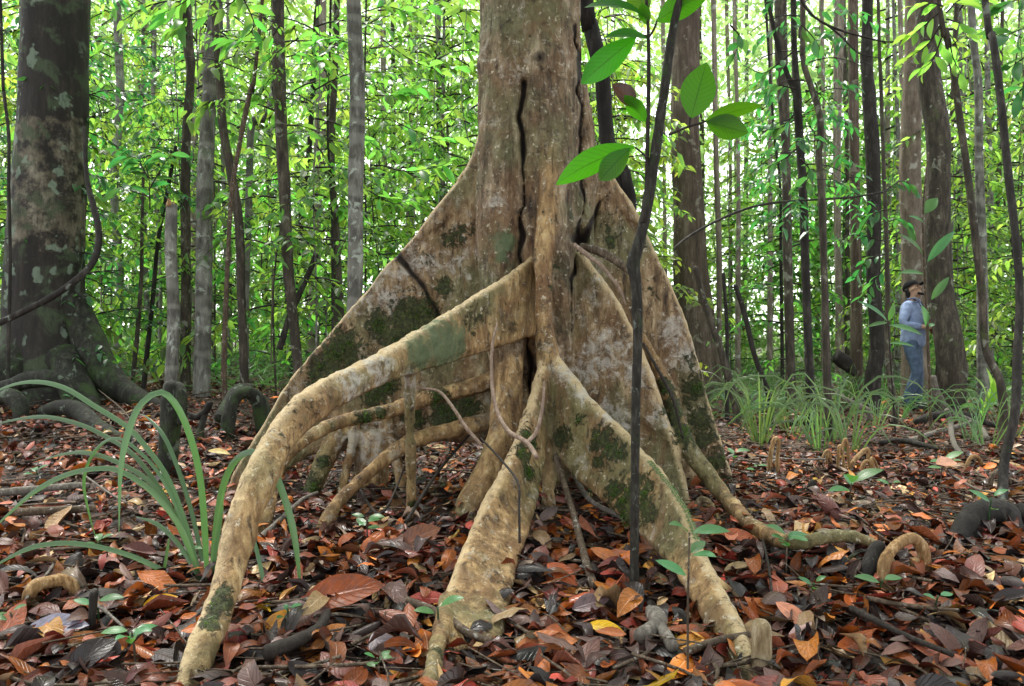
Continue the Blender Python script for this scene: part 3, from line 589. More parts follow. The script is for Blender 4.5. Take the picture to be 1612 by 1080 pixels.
def stem_mesh(seed, h, r, mat):
    k = (seed, mat)
    if k not in stem_cache:
        g = np.random.default_rng(seed); pts = [(0, 0, -.1)] + [(g.normal(0, .05), g.normal(0, .05), h * t) for t in (.25, .5, .75, 1)]
        b = MB(); tube(b, pts, [r, r * .9, r * .75, r * .6, r * .3], 6, 16, rough=.08, seed=seed); stem_cache[k] = b.mesh('stem', M[mat])
    return stem_cache[k]
def sapling(x, y, key, mat, label, group, s=1.0, rot=None, stem=None):
    t = thing('leafy_sapling', label, 'sapling', (x, y, gz(x, y)), group)
    t.rotation_euler.z = rng.uniform(0, 6.28) if rot is None else rot; t.scale = (s, s, s * rng.uniform(.9, 1.15))
    f, w = crown_mesh(key, mat)
    link('stem', stem_mesh(int(rng.integers(5)), 4.4, .011, stem or ['bark_grey', 'bark_brown', 'bark_pale'][int(rng.integers(3))]), t); tag(link('foliage', f, t), kind='stuff'); tag(link('twig', w, t), kind='stuff')
    return t
def trunk_tree(name, label, d, pts, mat, cat='tree', rough=.06, group=None, top=True, sides=10, crown=None, flare=1.0, d_end=None, cr=None):
    """a tree from the line of its stem in the photograph and its distance"""
    wr = np.random.default_rng(int(abs(pts[0][0] * 7 + pts[-1][0]))); w = np.array(pts, float); dd = np.linspace(d, d_end or d, len(w)); path = [P(a, b, q) + np.array([wr.normal(0, .0013), wr.normal(0, .003), 0]) * q for (a, b, _), q in zip(w, dd)]; r = [max(c, 2.5) / 2 / F * q for (_, _, c), q in zip(w, dd)]
    if top:
        v = path[0] - path[1]; v = v / max(v[2], .05); up = max(0.5, .55 * d); path = [path[0] + v * up * np.array([.6, .6, 1])] + path; r = [r[0] * .9] + r
    e = path[-1]; g = gz(e[0], e[1])
    if e[2] > g + .02: path.append(np.array([e[0], e[1], g])); r.append(r[-1] * 1.08 * flare); path.append(np.array([e[0], e[1], g - .12])); r.append(r[-1] * 1.15 * flare)
    else: path[-1] = np.array([e[0], e[1], g - .05])
    t = thing(name, label, cat, (e[0], e[1], g), group); b = MB()
    tube(b, path, r, sides, min(90, len(path) * 9), rough=rough, seed=int(abs(w[0, 0])) % 97); part('trunk', b, M[mat], t)
    if crown:
        for key, lm, zc, s in crown:
            f, wv = crown_mesh(key, lm); z0 = 1 + (540 - zc) / F * d
            q = catmull(np.array(path), 60); k = np.argmin(abs(q[:, 2] - z0)); p = q[k] - np.array([e[0], e[1], g])
            for nm, me_ in (('foliage', f), ('twig', wv)):
                o = tag(link(nm, me_, t, p), kind='stuff'); o.scale = (s, s, s); o.rotation_euler.z = cr if cr is not None else rng.uniform(0, 6.28)
    return t
T = trunk_tree
T('slim_tree', 'slim pale grey trunk rising beside the big lichen spotted trunk', 12, [(183, 0, 12), (186, 150, 13), (184, 300, 12), (184, 430, 12), (184, 585, 12)], 'bark_grey')
T('slim_tree', 'very thin pale stem between the slim grey trunk and the knotty brown one', 13, [(243, 40, 6), (245, 220, 7), (247, 420, 6), (247, 570, 6)], 'bark_grey', crown=[('e', 'leaf_bright', 430, .8)])
T('slim_tree', 'knotty brown trunk left of the grey banded leaning trunk', 9, [(292, 0, 15), (297, 110, 14), (295, 250, 14), (294, 400, 15), (290, 600, 17)], 'bark_brown', rough=.12)
T('slim_tree', 'pale reddish trunk half hidden behind the knotty brown trunk', 14, [(296, 0, 14), (302, 150, 13), (304, 350, 12), (304, 560, 12)], 'bark_pale')
T('slim_tree', 'smooth grey banded trunk leaning slightly, joined high by a darker one', 8, [(340, -10, 19), (335, 60, 20), (327, 170, 22), (320, 300, 25), (318, 450, 25), (316, 620, 27)], 'bark_grey', flare=1.1)
T('slim_tree', 'dark curved trunk crossing away from the grey banded trunk', 7.5, [(336, 0, 10), (343, 130, 13), (350, 200, 13), (362, 265, 14), (376, 350, 14), (383, 470, 13), (386, 605, 14)], 'bark_brown')
T('slim_tree', 'thin reddish brown bent stem leaning in front of the dark curved trunk', 7, [(408, 80, 6), (398, 130, 7), (385, 185, 8), (377, 240, 7), (367, 300, 8), (360, 370, 7), (358, 560, 9), (354, 640, 9)], 'twig', sides=8, crown=[('d', 'leaf_mid', 190, .6)])
T('crooked_tree', 'pale stem with a sharp sideways crank high above the ground', 9, [(435, 60, 9), (430, 150, 10), (427, 180, 11), (420, 187, 12), (402, 187, 12), (394, 193, 12), (393, 215, 11), (391, 330, 11), (387, 480, 10), (385, 610, 11)], 'bark_grey', rough=.1)
T('slim_tree', 'dark straight trunk standing just left of the sloping buttress edge', 7.5, [(437, -20, 19), (441, 80, 20), (445, 200, 19), (447, 300, 18), (455, 420, 17), (462, 510, 16), (470, 600, 15), (472, 640, 16)], 'bark_brown')
T('slim_tree', 'pale blotchy trunk well behind the thin dark double stem', 14, [(505, 40, 15), (503, 220, 18), (498, 350, 17), (495, 540, 17)], 'bark_pale')
T('slim_tree', 'thin dark stem with a shaggy lower part beside the grey post like trunk', 9, [(529, 0, 10), (526, 140, 11), (524, 260, 11), (527, 350, 11), (533, 420, 14), (535, 500, 15), (535, 600, 14)], 'bark_brown', rough=.12)
T('slim_tree', 'whip thin liana stem hanging close to the thin shaggy stem', 8.8, [(521, 30, 4), (519, 200, 4), (522, 330, 4), (525, 520, 5)], 'bark_dark')
T('slim_tree', 'straight pale grey post like trunk nearest the big tree', 7, [(556, -10, 23), (560, 130, 24), (562, 300, 24), (560, 430, 24), (556, 600, 25)], 'bark_grey', flare=1.1)
T('slim_tree', 'dark leaning stem behind the dark straight trunk', 12, [(492, 180, 8), (485, 250, 8), (478, 320, 8), (470, 420, 9), (462, 560, 9)], 'bark_dark')
T('slim_tree', 'far pale stem seen through leaves above the left buttress slope', 18, [(603, 60, 9), (604, 250, 9), (606, 420, 9), (606, 560, 9)], 'bark_pale', crown=[('e', 'leaf_bright', 460, 1.1)])
T('slim_tree', 'far thin stem close to the edge of the great trunk above its buttress', 17, [(690, 0, 7), (691, 200, 7), (692, 420, 7), (692, 560, 7)], 'bark_grey', crown=[('c', 'leaf_bright', 420, 1.1)])
T('slim_tree', 'hair thin dark stem before the leaves left of the great trunk', 11, [(576, 100, 3), (570, 220, 3), (575, 330, 3), (574, 560, 4)], 'bark_dark', crown=[('a', 'leaf_mid', 470, .8)])
T('slim_tree', 'dark sapling stem leaning among bright leaves beside the broken pole', 9, [(276, 230, 5), (262, 300, 6), (248, 380, 6), (240, 470, 7), (228, 600, 8)], 'bark_dark', top=False, crown=[('c', 'leaf_deep', 360, .5)])
T('slim_tree', 'dark forked sapling stem left of the broken pole', 8.6, [(226, 270, 4), (224, 350, 5), (222, 430, 6), (214, 520, 7), (210, 610, 7)], 'bark_brown', top=False, crown=[('f', 'leaf_bright', 420, .45)])
T('slim_tree', 'pale thin pole in the green gap left of the reddish bent stem', 12, [(350, 170, 6), (352, 300, 7), (354, 420, 7), (356, 580, 7)], 'bark_grey')
T('slim_tree', 'thin dark vine like stem at the outer edge of the big lichen spotted trunk', 6.6, [(0, 60, 5), (4, 150, 5), (14, 215, 5), (18, 300, 5), (14, 420, 5), (12, 540, 6)], 'bark_dark')
# behind and right of the great tree
t = T('liana', 'thick black liana slanting down behind the great trunk', 5.3, [(922, -20, 24), (932, 40, 25), (944, 120, 25), (953, 190, 24), (961, 240, 23), (973, 285, 20), (982, 330, 18), (990, 420, 16), (996, 560, 16)], 'bark_black', cat='liana', rough=.1)
T('liana', 'short dark loop of liana beside the thick black one behind the trunk', 5.25, [(960, 235, 12), (972, 255, 14), (982, 268, 16), (988, 290, 18), (991, 320, 16), (993, 420, 14)], 'bark_black', cat='liana', top=False)
T('fluted_tree', 'broad reddish brown fluted trunk behind the right buttress', 13, [(1080, 60, 44), (1081, 200, 46), (1080, 330, 48), (1086, 430, 54), (1094, 520, 66)], 'bark_flute', sides=16, rough=.07, flare=1.3)
T('slim_tree', 'thin pale stem just right of the broad fluted trunk', 13, [(1124, 180, 8), (1128, 300, 9), (1131, 420, 9), (1135, 570, 9)], 'bark_pale')
T('slim_tree', 'mottled brown trunk behind the forked dark stems', 10, [(1226, -10, 19), (1231, 110, 19), (1235, 230, 14), (1240, 400, 14), (1246, 590, 15)], 'bark_brown')
tf = T('forked_tree', 'dark forked stem with a thin arm splitting off high up', 7.5, [(1250, -10, 9), (1253, 90, 10), (1255, 150, 13), (1259, 210, 13), (1263, 310, 13), (1268, 400, 13), (1271, 520, 13), (1273, 650, 15)], 'bark_dark', crown=[('c', 'leaf_deep', 420, .7)])
b = MB(); tube(b, [P(1200, -60, 7.5), P(1210, 5, 7.5), P(1224, 70, 7.5), (P(1240, 118, 7.5)), P(1255, 152, 7.5)], [.018, .02, .022, .025, .03], 8, 24, rough=.06); part('branch', b, M['bark_dark'], tf)
T('slim_tree', 'dark wavy stem just right of the forked one', 7.1, [(1262, 0, 8), (1266, 90, 9), (1277, 140, 9), (1290, 188, 10), (1292, 250, 10), (1295, 320, 11), (1298, 450, 11), (1302, 650, 13)], 'bark_brown')
T('slim_tree', 'far pale trunk with peeling bark between the wavy stem and the paired dark trunks', 16, [(1321, 60, 10), (1322, 200, 11), (1322, 400, 11), (1321, 570, 11)], 'bark_pale')
T('slim_tree', 'brown trunk half hidden by its darker neighbour', 13, [(1344, 20, 15), (1345, 250, 15), (1347, 450, 17), (1350, 590, 20)], 'bark_flute')
T('slim_tree', 'straight dark trunk with ragged foot left of the man in blue', 10, [(1364, -10, 16), (1368, 100, 19), (1373, 230, 21), (1377, 330, 21), (1379, 440, 21), (1377, 540, 23), (1374, 600, 25)], 'bark_dark', flare=1.2, rough=.1)
T('slim_tree', 'thin bare stem between the dark trunk and the man in blue', 8.6, [(1382, 0, 5), (1387, 130, 6), (1391, 230, 6), (1394, 420, 7), (1400, 560, 9), (1409, 640, 10)], 'bark_brown')
T('smooth_tree', 'smooth pale brown trunk behind the man in blue', 11.6, [(1440, -10, 28), (1439, 120, 30), (1436, 260, 32), (1438, 400, 36), (1440, 570, 40)], 'bark_tan', sides=14, rough=.04)
T('mossy_tree', 'brown mottled trunk that the man in blue stands against', 10.2, [(1462, -20, 34), (1466, 120, 35), (1472, 220, 35), (1477, 330, 36), (1482, 450, 39), (1488, 560, 43), (1495, 642, 50)], 'bark_brown', sides=18, flare=1.15)
T('slim_tree', 'leaning brown stem right of the mottled trunk, dark at its foot', 6.5, [(1474, -10, 8), (1486, 50, 10), (1502, 120, 10), (1515, 190, 11), (1525, 260, 11), (1535, 350, 12), (1544, 460, 12), (1554, 550, 12), (1571, 600, 13), (1577, 660, 14), (1575, 736, 15)], 'bark_brown', sides=10)
T('slim_tree', 'pale grey lichened trunk behind the leaning brown stem', 10, [(1530, -10, 11), (1536, 130, 12), (1540, 260, 13), (1544, 420, 16), (1547, 600, 18)], 'bark_grey')
T('slim_tree', 'long dark bowed stem rooted on a black stump at the clearing edge', 4.9, [(1548, -10, 10), (1562, 60, 11), (1574, 150, 12), (1586, 270, 12), (1597, 390, 12), (1604, 480, 12), (1603, 560, 13), (1596, 650, 14), (1584, 735, 15), (1577, 806, 17)], 'bark_dark', d_end=4.15, sides=12)
T('slim_tree', 'far pale stem near the dark bowed stem', 15, [(1556, 150, 8), (1557, 350, 8), (1560, 575, 9)], 'bark_grey')
T('slim_tree', 'thin straight far stem left of the forked dark stem', 12, [(1216, 140, 4), (1226, 280, 4), (1232, 400, 5), (1236, 580, 6)], 'bark_dark', crown=[('b', 'leaf_deep', 440, .8)])
T('slim_tree', 'slender stem right of the mottled trunk with dark specks', 14, [(1494, 220, 8), (1494, 330, 9), (1496, 580, 9)], 'bark_brown')
T('leaning_pole', 'dark leaning dead pole rising from the grass right of the great tree', 8, [(1157, 448, 7), (1172, 500, 8), (1188, 560, 8), (1210, 628, 9)], 'bark_dark', cat='dead pole', top=False, rough=.1)
T('leaning_pole', 'slanting brown pole leaning toward the fluted trunk', 8.5, [(1096, 420, 8), (1112, 480, 10), (1136, 560, 11), (1160, 640, 13)], 'bark_brown', cat='dead pole', top=False, rough=.1)
T('slim_tree', 'thin upright stem beside the right buttress among grass', 9, [(1142, 430, 6), (1144, 520, 6), (1146, 640, 7)], 'bark_dark', top=False)
t = thing('liana', 'thin dark liana slung almost level between the right hand stems', 'liana', P(1085, 375, 6.8)); b = MB()
tube(b, [P(a, c, 6.8 + .1 * k) for k, (a, c) in enumerate([(1060, 392), (1085, 372), (1130, 347), (1180, 327), (1230, 318), (1290, 314), (1345, 310), (1400, 300)])], [.009, .011, .012, .012, .012, .011, .01, .006], 6, 40, rough=.15); part('stem', b, M['bark_dark'], t)
t = thing('liana', 'thin dark branch arching high across the dark trunk', 'liana', P(1260, 0, 6.6)); b = MB()
tube(b, [P(a, c, 6.6) for a, c in [(1255, -10), (1275, 20), (1300, 38), (1330, 50), (1360, 58), (1400, 66), (1440, 56)]], [.012, .011, .01, .009, .008, .006, .004], 6, 40, rough=.12); tube(b, [P(a, c, 6.6) for a, c in [(1300, 38), (1325, 58), (1352, 84), (1390, 92)]], [.008, .007, .005, .003], 6, 20); part('stem', b, M['bark_dark'], t)
# the broken pole, and the many far thin trunks
t = T('broken_pole', 'upright broken pole with a raw reddish top', 7, [(268, 322, 17), (268, 400, 18), (270, 500, 19), (270, 640, 21)], 'bark_grey', cat='dead tree', top=False)
b = MB(); g = np.random.default_rng(3)
for k in range(9):
    a = g.uniform(0, 6.28); p = P(268, 322, 7) + np.array([math.cos(a) * .03, math.sin(a) * .03, -.02]); tube(b, [p, p + np.array([0, 0, g.uniform(.03, .07)])], [.018, .006], 5, 3)
part('splinter', b, M['root_orange'], t)
spans = [(146, 330, 'behind the left hand saplings'), (330, 560, 'behind the cranked stem'), (562, 750, 'above the left buttress slope'), (1000, 1230, 'behind the broad fluted trunk'), (1230, 1430, 'behind the forked dark stem'), (1490, 1620, 'behind the leaning brown stem')]
g = np.random.default_rng(42)
for k, (a, b_, w) in enumerate(spans):
    for n in range(9 if k > 2 else 6):
        d = g.uniform(15, 27); px = g.uniform(a, b_); s = g.uniform(-8, 8)
        T('far_tree', f'one of the thin far trunks {w}', d, [(px + s, -20, g.uniform(4, 9)), (px + s * .4, 250, g.uniform(5, 9)), (px, 520, 9)], ['bark_pale', 'bark_grey', 'bark_pale', 'bark_brown'][n % 4], group=f'thin far trunks {w}', sides=6)

# saplings filling the understorey
zones = [(-7.5, -2.0, 'left of the great tree'), (-2.0, .6, 'close behind the great tree'), (.6, 3.4, 'right of the great tree'), (3.4, 10, 'around the man in blue')]
keys = list('abcdef'); mats = ['leaf_bright', 'leaf_bright', 'leaf_mid', 'leaf_mid', 'leaf_deep']
DIST = {'near': 'nearby', 'middle': 'mid-distance', 'deep': 'distant'}; ADJ = {'a': 'medium leaved spreading', 'b': 'small leaved bushy', 'c': 'large leaved drooping', 'd': 'low dense leaved', 'e': 'tall high branched', 'f': 'broad leaved open'}; TONE = {'leaf_bright': 'bright green', 'leaf_mid': 'mid green', 'leaf_deep': 'deep green'}
def scatter_saplings(n, y0, y1, s0, s1, word, mts):
    made = 0; tries = 0
    while made < n and tries < 4000:
        tries += 1; y = rng.uniform(y0, y1); x = rng.uniform(-1, 1) * (.72 * y + .6); px = 806 + F * x / y
        if y < 11.8 and abs(x - 5.15 / 10.6 * y) < 1.65: continue            # the view to the man stays open
        if y < 9 and 700 < px < 930: continue
        if y < 13.5 and abs(x - 282 / 1265 * y) < .95: continue            # the fluted trunk shows clear
        side = 'left' if px < 470 else 'mid' if px < 806 else 'right' if px < 1230 else 'far right'
        where = {'left': 'behind the big lichen spotted trunk', 'mid': 'behind the left buttress', 'right': 'between the great tree and the forked stem', 'far right': 'beyond the forked dark stem'}[side]
        key = keys[int(rng.integers(6))]; mt = mts[int(rng.integers(len(mts)))]
        if px > 1000 and mt == 'leaf_bright' and rng.random() < .55: mt = 'leaf_mid'
        sapling(x, y, key, mt, f'{ADJ[key]} {TONE[mt]} {DIST[word]} sapling {where}', f'{word} saplings {where}', rng.uniform(s0, s1)); made += 1
scatter_saplings(20, 7.6, 10.5, .75, 1.05, 'near', ['leaf_bright', 'leaf_mid', 'leaf_mid', 'leaf_deep'])
scatter_saplings(36, 10.5, 15, .9, 1.5, 'middle', ['leaf_bright', 'leaf_bright', 'leaf_mid'])
scatter_saplings(42, 15, 22, 1.4, 2.4, 'deep', ['leaf_bright', 'leaf_bright', 'leaf_mid'])
# the far wood, one mass
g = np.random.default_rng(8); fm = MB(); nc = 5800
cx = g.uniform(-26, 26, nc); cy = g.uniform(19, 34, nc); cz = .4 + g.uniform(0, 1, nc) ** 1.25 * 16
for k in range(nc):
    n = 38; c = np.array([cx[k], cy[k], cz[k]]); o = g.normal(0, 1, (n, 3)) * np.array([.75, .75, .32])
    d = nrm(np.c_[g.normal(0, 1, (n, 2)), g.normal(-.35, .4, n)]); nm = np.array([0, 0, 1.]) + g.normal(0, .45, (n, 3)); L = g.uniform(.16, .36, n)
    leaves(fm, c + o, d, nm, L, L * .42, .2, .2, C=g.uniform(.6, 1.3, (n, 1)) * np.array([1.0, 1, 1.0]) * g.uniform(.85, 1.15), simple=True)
tag(link('far_foliage', fm.mesh('far_foliage', M['leaf_far_hazed'], smooth=False, col=True)), kind='stuff')
# low green undergrowth beyond the clearing
ug = MB(); n = 26000; y = 7.2 + g.uniform(0, 1, n) ** 1.5 * 24; x = g.uniform(-1, 1, n) * (.75 * y + 1.2); px = 806 + F * x / y
keep = (y > 9.6) | ((px > 1120) & (px < 1400)) | ((px < 480) & (y > 8.0)); keep &= noise(np.stack([x * .8, y * .8, x * 0], 1), 33) > -.25 + .4 * (y < 10); x, y = x[keep], y[keep]; n = len(x)
hb = g.uniform(0, .34, n) ** 1.2; z = ground(x, y) + hb; a = g.uniform(0, 6.28, n); gr = g.random(n) < .72
d = np.stack([np.cos(a), np.sin(a), np.where(gr, g.uniform(.1, 1.4, n), g.uniform(-.4, .5, n))], 1); L = np.where(gr, g.uniform(.16, .42, n), g.uniform(.07, .17, n)); W = np.where(gr, .013, L * .42) * g.uniform(.7, 1.3, n)
leaves(ug, np.stack([x, y, z], 1), d, np.array([0, 0, 1.]) + g.normal(0, .5, (n, 3)), L, W, np.where(gr, g.uniform(.2, .9, n), .2), .2, C=g.uniform(.45, 1.35, (n, 1)) * np.array([1.05, 1, 1.25]))
tag(link('undergrowth', ug.mesh('undergrowth', M['grass'], smooth=False, col=True)), kind='stuff')
# ------------------------------------------------------------------ leaf litter
def littermat(name, attr):
    m, nt = newmat(name)
    if attr: src = N(nt, 'Attribute', attribute_name='tint').outputs['Color']
    else: src = N(nt, 'ObjectInfo').outputs['Color']
    tc = N(nt, 'TexCoord'); uv = N(nt, 'UVMap'); sx = N(nt, 'SeparateXYZ'); nt.links.new(uv.outputs[0], sx.inputs[0])
    av = math2(nt, 'ABSOLUTE', math2(nt, 'SUBTRACT', sx.outputs[1], .5)); mid = ramp(nt, av, [(0, 1), (.05, 0)])
    ph = math2(nt, 'FRACT', math2(nt, 'MULTIPLY', math2(nt, 'SUBTRACT', sx.outputs[0], math2(nt, 'MULTIPLY', av, .5)), 9))
    sv = ramp(nt, math2(nt, 'ABSOLUTE', math2(nt, 'SUBTRACT', ph, .5)), [(0, .8), (.14, 0)]); vv = math2(nt, 'MAXIMUM', mid, sv)
    co = tc.outputs['Object']; n = noi(nt, co, 28, 6, .7); n2 = noi(nt, co, 9, 4, .6)
    hs_ = N(nt, 'HueSaturation'); nt.links.new(src, hs_.inputs['Color']); hs_.inputs['Value'].default_value = .38; hs_.inputs['Saturation'].default_value = .8
    c = mixc(nt, ramp(nt, n, [(.42, 0), (.66, .8)]), src, hs_.outputs[0])
    h2 = N(nt, 'HueSaturation'); nt.links.new(src, h2.inputs['Color']); h2.inputs['Value'].default_value = 1.7; h2.inputs['Saturation'].default_value = .8
    c = mixc(nt, math2(nt, 'MULTIPLY', mid, .55), c, h2.outputs[0]); c = mixc(nt, ramp(nt, n2, [(.5, 0), (.75, .35)]), c, h2.outputs[0])
    hz_ = N(nt, 'HueSaturation'); nt.links.new(c, hz_.inputs['Color']); hz_.inputs['Saturation'].default_value = 1.15; hz_.inputs['Value'].default_value = 1.15; hz_.inputs['Hue'].default_value = .505; c = hz_.outputs[0]
    b = finish(nt, c, .42, math2(nt, 'ADD', math2(nt, 'MULTIPLY', vv, -1), math2(nt, 'MULTIPLY', n, .6)), .5, .004, .3)
    nt.links.new(ramp(nt, n2, [(.3, .22), (.7, .55)]), b.inputs['Roughness']); return m
M['litter'] = littermat('dead_leaf_mass', True); M['litter_one'] = littermat('dead_leaf', False); M['litter_one'].name = 'dead_leaf_single'
PAL = np.array([(.20, .058, .030), (.27, .085, .038), (.33, .125, .05), (.15, .040, .026), (.115, .042, .036), (.12, .058, .048), (.15, .10, .095), (.055, .030, .026), (.032, .022, .020), (.40, .20, .07), (.34, .23, .13), (.25, .16, .095), (.45, .27, .05), (.24, .085, .06), (.022, .016, .016), (.30, .22, .17), (.24, .05, .045), (.07, .04, .034)])
PW = np.array([15, 13, 8, 12, 9, 4, 2.5, 11, 10, 2, 3, 4.5, .35, 8, 9, 2, 7, 10.]); PW = PW / PW.sum()
def leaf_shape(seed, nu=7):
    """one curled dead leaf, length 1 along x, lying flat"""
    g = np.random.default_rng(seed); w = g.uniform(.32, .5); b = MB()
    u = np.linspace(0, 1, nu); v = np.array([-.5, -.27, 0, .27, .5]); sh = g.uniform(.75, 1.15)
    prof = np.sin(np.pi * u ** sh) ** .75; prof[0] = .03; prof[-1] = .015
    curl = g.choice([g.uniform(-.3, .6), g.uniform(.6, 1.7)]); bend = g.uniform(-.24, .26); tw = g.uniform(-.8, .8); wav = g.uniform(0, .05)
    y = prof[:, None] * v[None] * w; rad = np.abs(v)[None] * prof[:, None] * w
    z = curl * rad ** 2 / w * 1.6 + bend * (4 * (u * (1 - u)))[:, None] + wav * np.sin(u * 13 + seed)[:, None] * np.abs(v)[None] * 2
    y = y * (1 - .3 * abs(curl) * (rad / w) * 1.2); a = tw * (u - .5)[:, None]; y, z = y * np.cos(a) - z * np.sin(a), y * np.sin(a) + z * np.cos(a)
    x = np.broadcast_to(u[:, None] - .5, y.shape) + .02 * np.sin(u * 5 + seed)[:, None]
    V = np.stack([x, y, z], -1).reshape(-1, 3); i = np.arange(nu - 1)[:, None] * 5; j = np.arange(4)[None]
    Q = np.stack([i + j, i + j + 1, i + 5 + j + 1, i + 5 + j], -1).reshape(-1, 4); UV = np.stack(np.meshgrid(u, v + .5, indexing='ij'), -1).reshape(-1, 2)
    return V, Q, UV
SHAPES = [leaf_shape(k) for k in range(18)]; LOW = [leaf_shape(k + 50, 4) for k in range(14)]
def frames(n, g, tilt):
    a = g.uniform(0, 2 * np.pi, n); d = np.stack([np.cos(a), np.sin(a), g.normal(0, tilt, n)], 1); d = nrm(d)
    up = nrm(np.array([0, 0, 1.]) + g.normal(0, tilt, (n, 3))); up = np.where(g.random((n, 1)) < .45, -up, up); s = nrm(np.cross(up, d)); return d, s, np.cross(d, s)
def solid_at(x, y):                      # feet of the great tree: no leaf may pierce them from inside
    return None
lit = MB(); g = np.random.default_rng(5)
def strew(n, y0, y1, half, s0, s1, shapes, tilt, hmax):
    y = np.sqrt(g.uniform(y0 ** 2, y1 ** 2, n)); x = g.uniform(-1, 1, n) * (half * y + 1.1); z = ground(x, y) + g.uniform(-.005, hmax, n)
    L = s0 + (s1 - s0) * g.beta(1.3, 3.2, n); d, s, u = frames(n, g, tilt); k = g.integers(len(shapes), size=n); c = PAL[g.choice(len(PAL), n, p=PW)] * np.exp(g.normal(-.3, .58, (n, 1)))
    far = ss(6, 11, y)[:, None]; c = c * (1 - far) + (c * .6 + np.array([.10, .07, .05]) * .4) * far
    for q in range(len(shapes)):
        m = k == q
        if not m.any(): continue
        V, Q, UV = shapes[q]; nm = m.sum(); X = np.stack([x, y, z], 1)[m][:, None] + L[m][:, None, None] * (V[None, :, :1] * d[m][:, None] + V[None, :, 1:2] * s[m][:, None] + V[None, :, 2:] * u[m][:, None])
        Qq = (Q[None] + (np.arange(nm) * len(V))[:, None, None]).reshape(-1, 4)
        lit.add(X.reshape(-1, 3), Qq, UV=np.tile(UV, (nm, 1)), C=np.repeat(c[m], len(V), 0))
strew(9300, 1.7, 3.6, .74, .05, .23, SHAPES, .36, .06)
strew(14500, 3.4, 6.0, .74, .035, .17, SHAPES, .36, .055)
strew(16000, 5.8, 10, .74, .035, .16, LOW, .32, .05)
strew(7000, 9.5, 16, .74, .06, .2, LOW, .26, .05)
tag(link('leaf_litter', lit.mesh('leaf_litter', M['litter'], uv=True, col=True)), kind='stuff')
# the leaves that show largest: parts of the forest floor, one object each
SM = []
for k, (V, Q, UV) in enumerate(SHAPES): SM.append(MB().add(V, Q, UV=UV).mesh('leaf', M['litter_one'], uv=True))
def lay(px, py, ln, col, shape, rot, tilt=(0, 0), lift=.03, name='leaf', parent=ground_o):
    p = G(px, py); o = link(name, SM[shape % len(SM)], parent, p + np.array([0, 0, lift])); o.scale = (ln, ln, ln); o.rotation_euler = (tilt[0], tilt[1], rot); o.color = (*col, 1); return o
n = 0
while n < 285:
    py = 700 + 375 * g.beta(2.2, 1.1); px = g.uniform(-10, 1620); h = hit(px, py)
    p = G(px, py)
    if h is not None and h[0][1] < p[1] - .1: continue
    col = PAL[g.choice(len(PAL), p=PW)] * g.uniform(.6, 1.4); 
    lay(px, py, g.uniform(.09, .2) , col, int(g.integers(18)), g.uniform(0, 6.28), (g.normal(0, .38) + (np.pi if g.random() < .4 else 0), g.normal(0, .38)), g.uniform(.035, .075)); n += 1
def hero_leaf(px, py, ln, wd, ang, col, label, tilt=.5, bend=.1, lift=.08):
    p = G(px, py); t = np.array([math.cos(ang), math.sin(ang) * math.cos(tilt), math.sin(ang) * math.sin(tilt)])
    c = p + np.array([0, 0, lift]); b = MB(); nm = np.array([0, -math.sin(tilt), math.cos(tilt)])
    big_leaf(b, c - t * ln / 2, c + t * ln / 2, wd, nm, bend, .25, 12, wave=.03); o = link('fallen_leaf', b.mesh('fallen_leaf', M['litter_one'], off=p, uv=True), None, p); o.color = (*col, 1); tag(o, label, 'leaf', 'large fallen leaves'); return o
RED, RUST, ORG, YEL, PUR, TAN, GRY = (.26, .07, .04), (.33, .12, .06), (.42, .19, .06), (.55, .33, .06), (.12, .08, .085), (.40, .28, .16), (.20, .17, .18)
